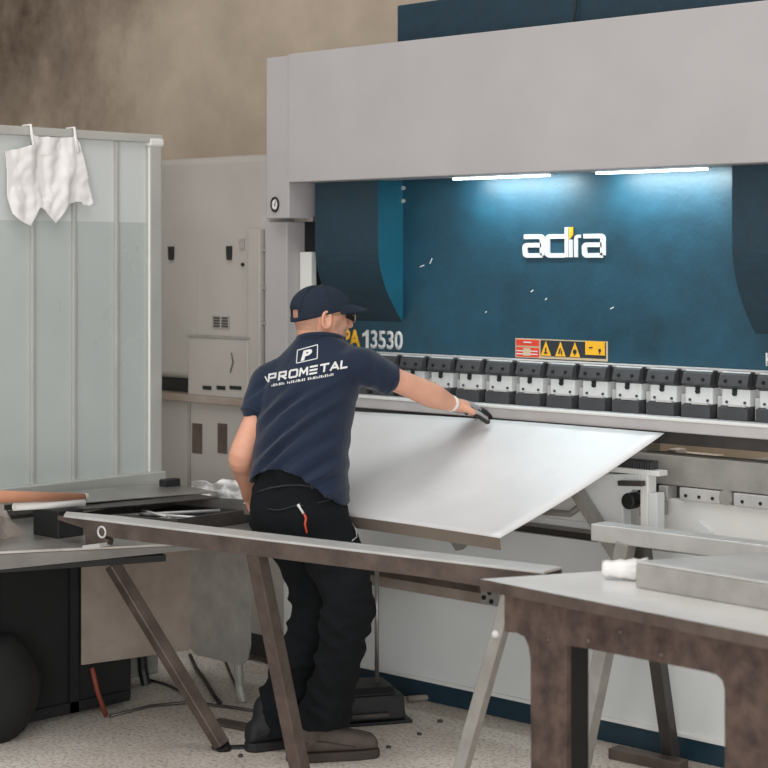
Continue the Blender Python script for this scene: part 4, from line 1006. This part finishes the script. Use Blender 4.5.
# creases: drawn from the right shoulder / armpit down to the left hip, and fine ripples
nrm = [v.normal.copy() for v in me.vertices]
def crease(p):
    q = p - neck0; x = q.dot(LA); z = q.z; y = q.dot(FA)
    s = x * .62 - z * .78          # runs across the pull direction
    t = x * .78 + z * .62
    amp = .011 * max(0, 1 - (abs(x) / .24) ** 6) * min(1, max(0, (-z - .06) / .12))
    sn = math.sin(s * 105 + 2.6 * noise.noise(V((t * 3, s * 4, 1)))); a = (sn + .45 * (1 - 2 * abs(math.sin(s * 78 + 3 * noise.noise(V((t * 4, s * 5, 6))))))) * amp * (.35 + .65 * max(0, .5 + noise.noise(V((x * 5, z * 5, 8)))))
    a += .006 * noise.noise(V((x * 11, y * 11, z * 7))) + .004 * noise.noise(V((x * 24, y * 24, z * 12 + 4)))
    return a
for v, n_ in zip(me.vertices, nrm): v.co += n_ * crease(v.co) * (1 - .75 * min(1, max(0, (abs(n_.dot(RIGHT)) - .45) / .4)))
# hem: lifted at the back, lower at both flanks
bm = bmesh.new(); bm.from_mesh(me)
def hem_z(p):
    q = p - W(299, 480, 6.31); x = q.dot(LA)
    top = .985 - 3.0 * x * x - .15 * x
    return min(top, .985)
dl = [f for f in bm.faces if f.calc_center_median().z < hem_z(f.calc_center_median())]
bmesh.ops.delete(bm, geom=dl, context='FACES')
for v in bm.verts:
    if v.is_boundary: v.co.z += (hem_z(v.co) - v.co.z) * .8
bm.to_mesh(me); bm.free()
me.update()
shirt = link('t_shirt', me, M['shirt'], body); so = shirt.modifiers.new('t', 'SOLIDIFY'); so.thickness = .004; so.offset = -1
ST = BVHTree.FromPolygons([v.co.copy() for v in me.vertices], [p.vertices[:] for p in me.polygons])
pts = [neck0 + W(321, 340, 6.43) - neck0 + tilt(.10, -.26)[0] * .081 * math.cos(a) + tilt(.10, -.26)[1] * .087 * math.sin(a) for a in [k * 2 * math.pi / 28 for k in range(29)]]
g = G(); g.tube(pts, .009, 8); g.build('collar', M['shirt'], shirt, smooth=True)
def cuff(c, d, r, name='sleeve_hem'):
    d = d.normalized(); x = d.cross(UP).normalized(); y = d.cross(x)
    g = G(); g.tube([c + (x * math.cos(a) + y * math.sin(a)) * r for a in [k * 2 * math.pi / 24 for k in range(25)]], .0035, 8); return g.build(name, M['shirt'], shirt, smooth=True)
cuff(W(389.5, 379.5, 6.39), W(389, 380, 6.39) - W(374, 373, 6.365), .0555)
cuff(W(256, 414, 6.395), W(256, 414, 6.40) - W(262, 398, 6.42), .055)
# print on the back: each corner is carried onto the cloth along the line of sight and sits 1.5 mm proud
def on_shirt(u, v, off=.0025):
    d = ray(u, v).normalized(); hit, nn, i, dist = ST.ray_cast(CAM, d)
    if hit is None: return W(u, v, 6.3)
    return hit - d * off
def printed(polys, name):
    """polys: list of quads in picture units, diced so that they follow the cloth"""
    g = G()
    for q in polys:
        q = [V((a, b, 0)) for a, b in q]; nx = max(1, int((q[1] - q[0]).length / 1.5)); ny = max(1, int((q[3] - q[0]).length / 1.5)); rows = []
        for j in range(ny + 1):
            l, r = lerp(q[0], q[3], j / ny), lerp(q[1], q[2], j / ny)
            rows.append([g.bm.verts.new(on_shirt(*lerp(l, r, i / nx)[:2])) for i in range(nx + 1)])
        for a, b_ in zip(rows, rows[1:]):
            for i in range(nx): g.face([a[i], a[i + 1], b_[i + 1], b_[i]])
    return g.build(name, M['white_vinyl'], shirt)
def shirt_text(body_, u0, v0, u1, v1, h, name, skew=.12, offset=.035):
    me_ = text_mesh(body_, offset)
    bm = bmesh.new(); bm.from_mesh(me_); bmesh.ops.triangulate(bm, faces=bm.faces[:])
    for it in range(2): bmesh.ops.subdivide_edges(bm, edges=[e for e in bm.edges if e.calc_length() > .08], cuts=1); bmesh.ops.triangulate(bm, faces=bm.faces[:])
    bmesh.ops.remove_doubles(bm, verts=bm.verts[:], dist=1e-5)
    xs_ = [v.co.x for v in bm.verts]; ys_ = [v.co.y for v in bm.verts]; ax, bx, ay, by = min(xs_), max(xs_), min(ys_), max(ys_)
    for v in bm.verts:
        s, t = (v.co.x - ax) / (bx - ax), (v.co.y - ay) / (by - ay)
        sl = (v1 - v0) / (u1 - u0)
        bow = 1.2 * math.sin(math.pi * s)
        u = u0 + (u1 - u0) * s + skew * t * h; vv = v0 + (v1 - v0) * s - t * h + bow * 0
        v.co = on_shirt(u, vv, .003)
    bm.to_mesh(me_); bm.free()
    return link(name, me_, M['white_vinyl'], shirt)
GLY = {'P': [[(0, 0), (0, 1), (.85, 1), (.85, .45), (0, .45)]], 'R': [[(0, 0), (0, 1), (.85, 1), (.85, .45), (0, .45)], [(.35, .45), (.9, 0)]], 'O': [[(.12, 0), (0, .15), (0, .85), (.12, 1), (.88, 1), (1, .85), (1, .15), (.88, 0), (.12, 0)]],
       'M': [[(0, 0), (.08, 1), (.5, .3), (.92, 1), (1, 0)]], 'E': [[(0, 1), (.85, 1)], [(0, .5), (.85, .5)], [(0, 0), (.85, 0)]], 'T': [[(0, 1), (1, 1)], [(.5, 1), (.5, 0)]], 'A': [[(0, 0), (.5, 1), (1, 0)], [(.35, .28), (.7, .28)]], 'L': [[(0, 1), (0, 0), (.75, 0)]]}
quads = []; cw, gap, lh = 7.6, 2.75, 7.0; pen_x = 0.9; Wt = 8 * cw + 7 * gap
for ch in 'PROMETAL':
    for line in GLY[ch]:
        for (x0, y0), (x1, y1) in zip(line, line[1:]):
            P0_, P1_ = V((pen_x + x0 * cw, y0 * lh, 0)), V((pen_x + x1 * cw, y1 * lh, 0)); d_ = (P1_ - P0_).normalized(); hw = .95; n_ = V((-d_.y, d_.x, 0)) * hw
            P0_ -= d_ * hw * .8; P1_ += d_ * hw * .8
            q_ = []
            for c_ in (P0_ - n_, P1_ - n_, P1_ + n_, P0_ + n_):
                q_.append((267.6 + c_.x + .10 * c_.y, 382.6 - c_.x * .184 - c_.y - .9))
            quads.append(q_)
    pen_x += cw + gap
printed(quads, 'back_print')
c4 = [(297.5, 350.2), (317.6, 344.6), (317.2, 358.4), (296.4, 363.2)]
edges = []
for i in range(4):
    a, b_ = V((*c4[i], 0)), V((*c4[(i + 1) % 4], 0)); d = (b_ - a).normalized(); n_ = V((-d.y, d.x, 0)) * .45
    edges.append([(a - n_)[:2], (b_ - n_)[:2], (b_ + n_)[:2], (a + n_)[:2]])
edges = edges[:]
printed(edges, 'print_frame')
shirt_text('P', 300.6, 361.2, 310.0, 358.9, 10.6, 'print_letter', .28, .05)
bars = []
u = 271.5; k = 0
for k, wd in enumerate([1.2, 2, 1.4, 1, 2, 1.4, 1.2, 0, 1, 2, 1.2, 1.6, 1, 1.2, 2, 1, 1.4, 1.2, 0, 1.6, 1.2, 1, 2, 1.2, 1.4, 1, 2, 1.2, 1.6, 1.2, 1.3, 1.5, 1.1]):
    if wd == 0: u += 2; continue
    vb = 386.6 - (u - 271.5) * .178; hh = 2.6 if k % 3 else 1.7
    bars.append([(u, vb - hh), (u + wd * .75, vb - hh - .1), (u + wd * .75, vb - .1), (u, vb)]); u += wd * .75 + .85
printed(bars, 'print_tagline')
printed([[(264.5, 376.5), (265.7, 376.2), (268.0, 381.2), (266.8, 381.5)]], 'print_arrow')

# ---- trousers
g = G()
TRr = [(301, 454, 6.325, .146, .114), (300, 464, 6.317, .152, .126), (299, 478, 6.31, .154, .118), (298, 494, 6.305, .168, .130), (299.5, 510, 6.30, .176, .140), (303, 528, 6.295, .172, .140), (309, 545, 6.29, .155, .130)]
rings = [ringpts(W(u, v, z), tilt(-.10, .05)[0] * a, tilt(-.1, .12)[1] * b, 32, 2.3) for u, v, z, a, b in TRr]
g.loft(rings)
limb(g, [W(322, 518, 6.26), W(332, 550, 6.235), W(345, 588, 6.19), W(347, 612, 6.17), W(341, 645, 6.185), W(334, 680, 6.205), W(327, 708, 6.22), W(321, 722, 6.22)], [.098, .102, .091, .084, .074, .078, .083, .072])
limb(g, [W(278, 518, 6.36), W(298, 550, 6.375), W(313, 590, 6.37), W(313, 612, 6.365), W(303, 645, 6.37), W(289, 680, 6.375), W(280, 708, 6.37), W(275, 732, 6.365)], [.100, .088, .078, .076, .072, .074, .074, .062])
me = remesh(g, .007, 5)
nrm = [v.normal.copy() for v in me.vertices]
for v, n_ in zip(me.vertices, nrm):
    p = v.co; z = p.z; q = p - W(300, 600, 6.3); x = q.dot(LA)
    knee = math.exp(-((z - .5) / .16) ** 2); low = max(0, min(1, (.42 - z) / .25)); hip = math.exp(-((z - .78) / .12) ** 2)
    w1 = 1 - abs(noise.noise(V((x * 9 + z * 6, p.y * 4, z * 11)))) * 2.8; w2 = 1 - abs(noise.noise(V((x * 9 - z * 8, p.y * 4, z * 13 + 7)))) * 2.8
    a = (.012 * knee + .012 * low + .002 * hip + .003) * max(0, w1) + (.005 * knee + .006 * low + .001) * max(0, w2) + .006 * noise.noise(p * 8) - .003
    v.co += n_ * a
me.update()
bm = bmesh.new(); bm.from_mesh(me); xm = W(300, 735, 6.29)
dl = [f for f in bm.faces if f.calc_center_median().z < (.112 if (f.calc_center_median() - xm).dot(RIGHT) > 0 else .05)]
bmesh.ops.delete(bm, geom=dl, context='FACES'); bm.to_mesh(me); bm.free()
tro = link('trousers', me, M['trousers'], body); so = tro.modifiers.new('t', 'SOLIDIFY'); so.thickness = .004; so.offset = -1
TT = BVHTree.FromPolygons([v.co.copy() for v in me.vertices], [p.vertices[:] for p in me.polygons])
def on_tr(u, v, off=.004):
    d = ray(u, v).normalized(); hit = TT.ray_cast(CAM, d)[0]
    return (hit if hit else W(u, v, 6.2)) - d * off
def strip_on(px, r, m, name, parent=tro):
    g = G(); g.tube([on_tr(u, v) for u, v in px], r, 8); return g.build(name, m, parent, smooth=True)
strip_on([(268 + k * 4, 508.5 - math.sin(k / 5 * math.pi) * -2 - k * .15) for k in range(10)], .0022, M['seam'], 'pocket_seam')
strip_on([(318 + k * 3, 503 - k * .9) for k in range(9)], .0022, M['seam'], 'pocket_seam')
strip_on([(258, 492), (270, 488), (285, 485.5), (300, 485), (315, 487), (330, 493), (345, 502)], .003, M['seam'], 'waist_seam')
strip_on([(311, 473), (311.5, 480), (312, 489)], .005, M['seam'], 'belt_loop')
strip_on([(352, 523), (356, 530), (357, 537), (352, 541)], .0025, M['steel'], 'pocket_trim')
g = G(); g.tube([on_tr(298, 504.5, .012), on_tr(300, 508, .012), on_tr(303.5, 513.5, .012)], [.006, .004, .004], 8)
pen = g.build('pen', M['white_vinyl'], None, smooth=True); tag(pen, 'white pen with red cord sticking out of the trouser back pocket', 'pen')
g = G(); g.tube([on_tr(304, 514, .012), on_tr(306, 518, .012), on_tr(305, 524, .012), on_tr(307, 533, .01)], .004, 8); g.build('cord', M['orange'], pen, smooth=True)
# ---- boots
def boot(an, f, mat_, sole_m, bottom, L0=.105, L1=.205, w=1.0, name='boot'):
    f = f.normalized(); s = f.cross(UP).normalized(); b0 = V((an.x, an.y, bottom))
    def R(t, hw, h, top): c = b0 + f * t + UP * (h + top) / 2; return ringpts(c, s * hw * w, UP * (top - h) / 2, 20, 2.6)
    z0 = .028
    g = G(); g.loft([R(-L0, .022, z0, .07), R(-L0 + .012, .034, z0, .10), R(-.04, .042, z0, .125), R(.01, .046, z0, .120), R(.06, .047, z0, .112), R(.11, .050, z0, .098), R(.155, .049, z0, .088), R(.19, .041, z0, .078), R(L1, .024, z0, .060)])
    limb(g, [b0 + UP * .08 - f * .03, b0 + UP * .14 - f * .025], [.052, .050])
    me = remesh(g, .005, 3); bo = link(name, me, mat_, body)
    out = []
    for t, hw in ((-L0 - .004, .016), (-L0 + .015, .036), (-.04, .043), (.02, .045), (.08, .049), (.13, .051), (.17, .046), (.198, .038), (L1 + .006, .02)): out.append((t, hw))
    poly = [b0 + f * t + s * hw * w for t, hw in out] + [b0 + f * t - s * hw * w for t, hw in out[::-1]]
    g = G(); g.prism(poly, UP * .032); so_ = g.build('sole', sole_m, bo, .006)
    g = G(); g.tube([b0 + f * (.0 + .018 * k) + s * (.018 if k % 2 else -.018) + UP * (.132 - .010 * k) for k in range(6)], .003, 6); g.build('lace', M['black'], bo, smooth=True)
    g = G(); g.tube([b0 + f * t + s * .046 * w + UP * h for t, h in ((-.08, .06), (-.03, .075), (.02, .07), (.07, .058), (.12, .05))], .003, 6); g.build('seam', sole_m, bo, smooth=True)
    return bo
bR = V((W(318, 740, 6.215).x, W(318, 740, 6.215).y, 0)); bL = V((W(274, 740, 6.37).x, W(274, 740, 6.37).y, 0))
boot(bR, fR, M['boot'], M['sole'], 0.0); boot(bL, fL, M['boot_black'], M['boot_black'], 0.0)
# ---- glove on the right hand, tape round the wrist
g = G(); hand(g, wrR + hdR * .0, hdR, nR, 1, (.06, .18, .16), 1.22)
# keep the part beyond the knuckle line
me = remesh(g, .004, 2)
bm = bmesh.new(); bm.from_mesh(me)
bmesh.ops.bisect_plane(bm, geom=bm.verts[:] + bm.edges[:] + bm.faces[:], plane_co=wrR + hdR * .06, plane_no=hdR, clear_inner=True)
bm.to_mesh(me); bm.free()
glv = link('glove', me, [M['glove'], M['glove_palm']], body)
nRn = (nR - hdR * nR.dot(hdR)).normalized()
for p in me.polygons:
    p.use_smooth = True
    c = p.center - wrR
    if c.dot(hdR) > .125 or p.normal.dot(nRn) < -.15: p.material_index = 1
x_ = hdR.cross(nRn)
g = G(); g.tube([wrR - hdR * .004 + x_ * .031 * math.cos(a) + nRn * .025 * math.sin(a) for a in [k * 2 * math.pi / 20 for k in range(21)]], .006, 8); g.build('wrist_tape', M['white_vinyl'], body, smooth=True)
g = G(); g.tube([wrR + hdR * .062 + x_ * .047 * math.cos(a) + nRn * .022 * math.sin(a) for a in [k * 2 * math.pi / 20 for k in range(21)]], .0045, 8); g.build('glove_cuff', M['glove'], glv, smooth=True)
# glass eyes etc. done

# ------------------------------------------------------------------ light
sc = bpy.context.scene
w = bpy.data.worlds.new('world'); sc.world = w; w.use_nodes = True
nt = w.node_tree; bg = nt.nodes['Background']; bg.inputs['Color'].default_value = (*lin((236, 238, 240)), 1); bg.inputs['Strength'].default_value = .85
def area(name, loc, target, sx, sy, power, col=(255, 255, 255)):
    l = bpy.data.lights.new(name, 'AREA'); l.shape = 'RECTANGLE'; l.size = sx; l.size_y = sy; l.energy = power; l.color = lin(col)
    o = bpy.data.objects.new(name, l); COL.objects.link(o); o.location = loc; d = (V(target) - V(loc)).normalized(); o.rotation_euler = d.to_track_quat('-Z', 'Y').to_euler(); return o
area('skylight', (-3.8, 1.8, 5.9), (-3.6, 2.4, 0), 5.0, 4.0, 150, (255, 253, 250))
area('gate_daylight', (1.6, -2.2, 1.4), (-4.2, 5.0, .3), 5.0, 2.4, 330, (255, 253, 250))
for k, (x0, x1, y) in enumerate(LAMPS):
    o = area('strip_lamp_light', ((x0 + x1) / 2, y - .015, 1.996), ((x0 + x1) / 2, YR, 1.80), x1 - x0, .03, 3.4, (222, 243, 247))
area('rear_wall_fill', (-3.8, 6.15, 1.9), (-3.8, 6.75, 1.0), 1.6, .1, 12, (255, 246, 230))  # added fill without a fixture, brightens the wall seen through the bed slot
# ------------------------------------------------------------------ camera
cd = bpy.data.cameras.new('camera'); cam = bpy.data.objects.new('camera', cd); COL.objects.link(cam)
cam.location = CAM; cam.rotation_euler = VIEW.to_track_quat('-Z', 'Y').to_euler()
cd.sensor_width = 36; cd.sensor_fit = 'HORIZONTAL'; cd.lens = 36 * F / 768; cd.shift_y = -(384 - HV) / 768
cd.dof.use_dof = True; cd.dof.focus_distance = 6.4; cd.dof.aperture_fstop = 4.0
cd.clip_end = 100
sc.camera = cam
sc.view_settings.view_transform = 'Standard'; sc.view_settings.look = 'None'; sc.view_settings.gamma = 1; sc.view_settings.use_curve_mapping = False
sc.view_settings.exposure = 0.0
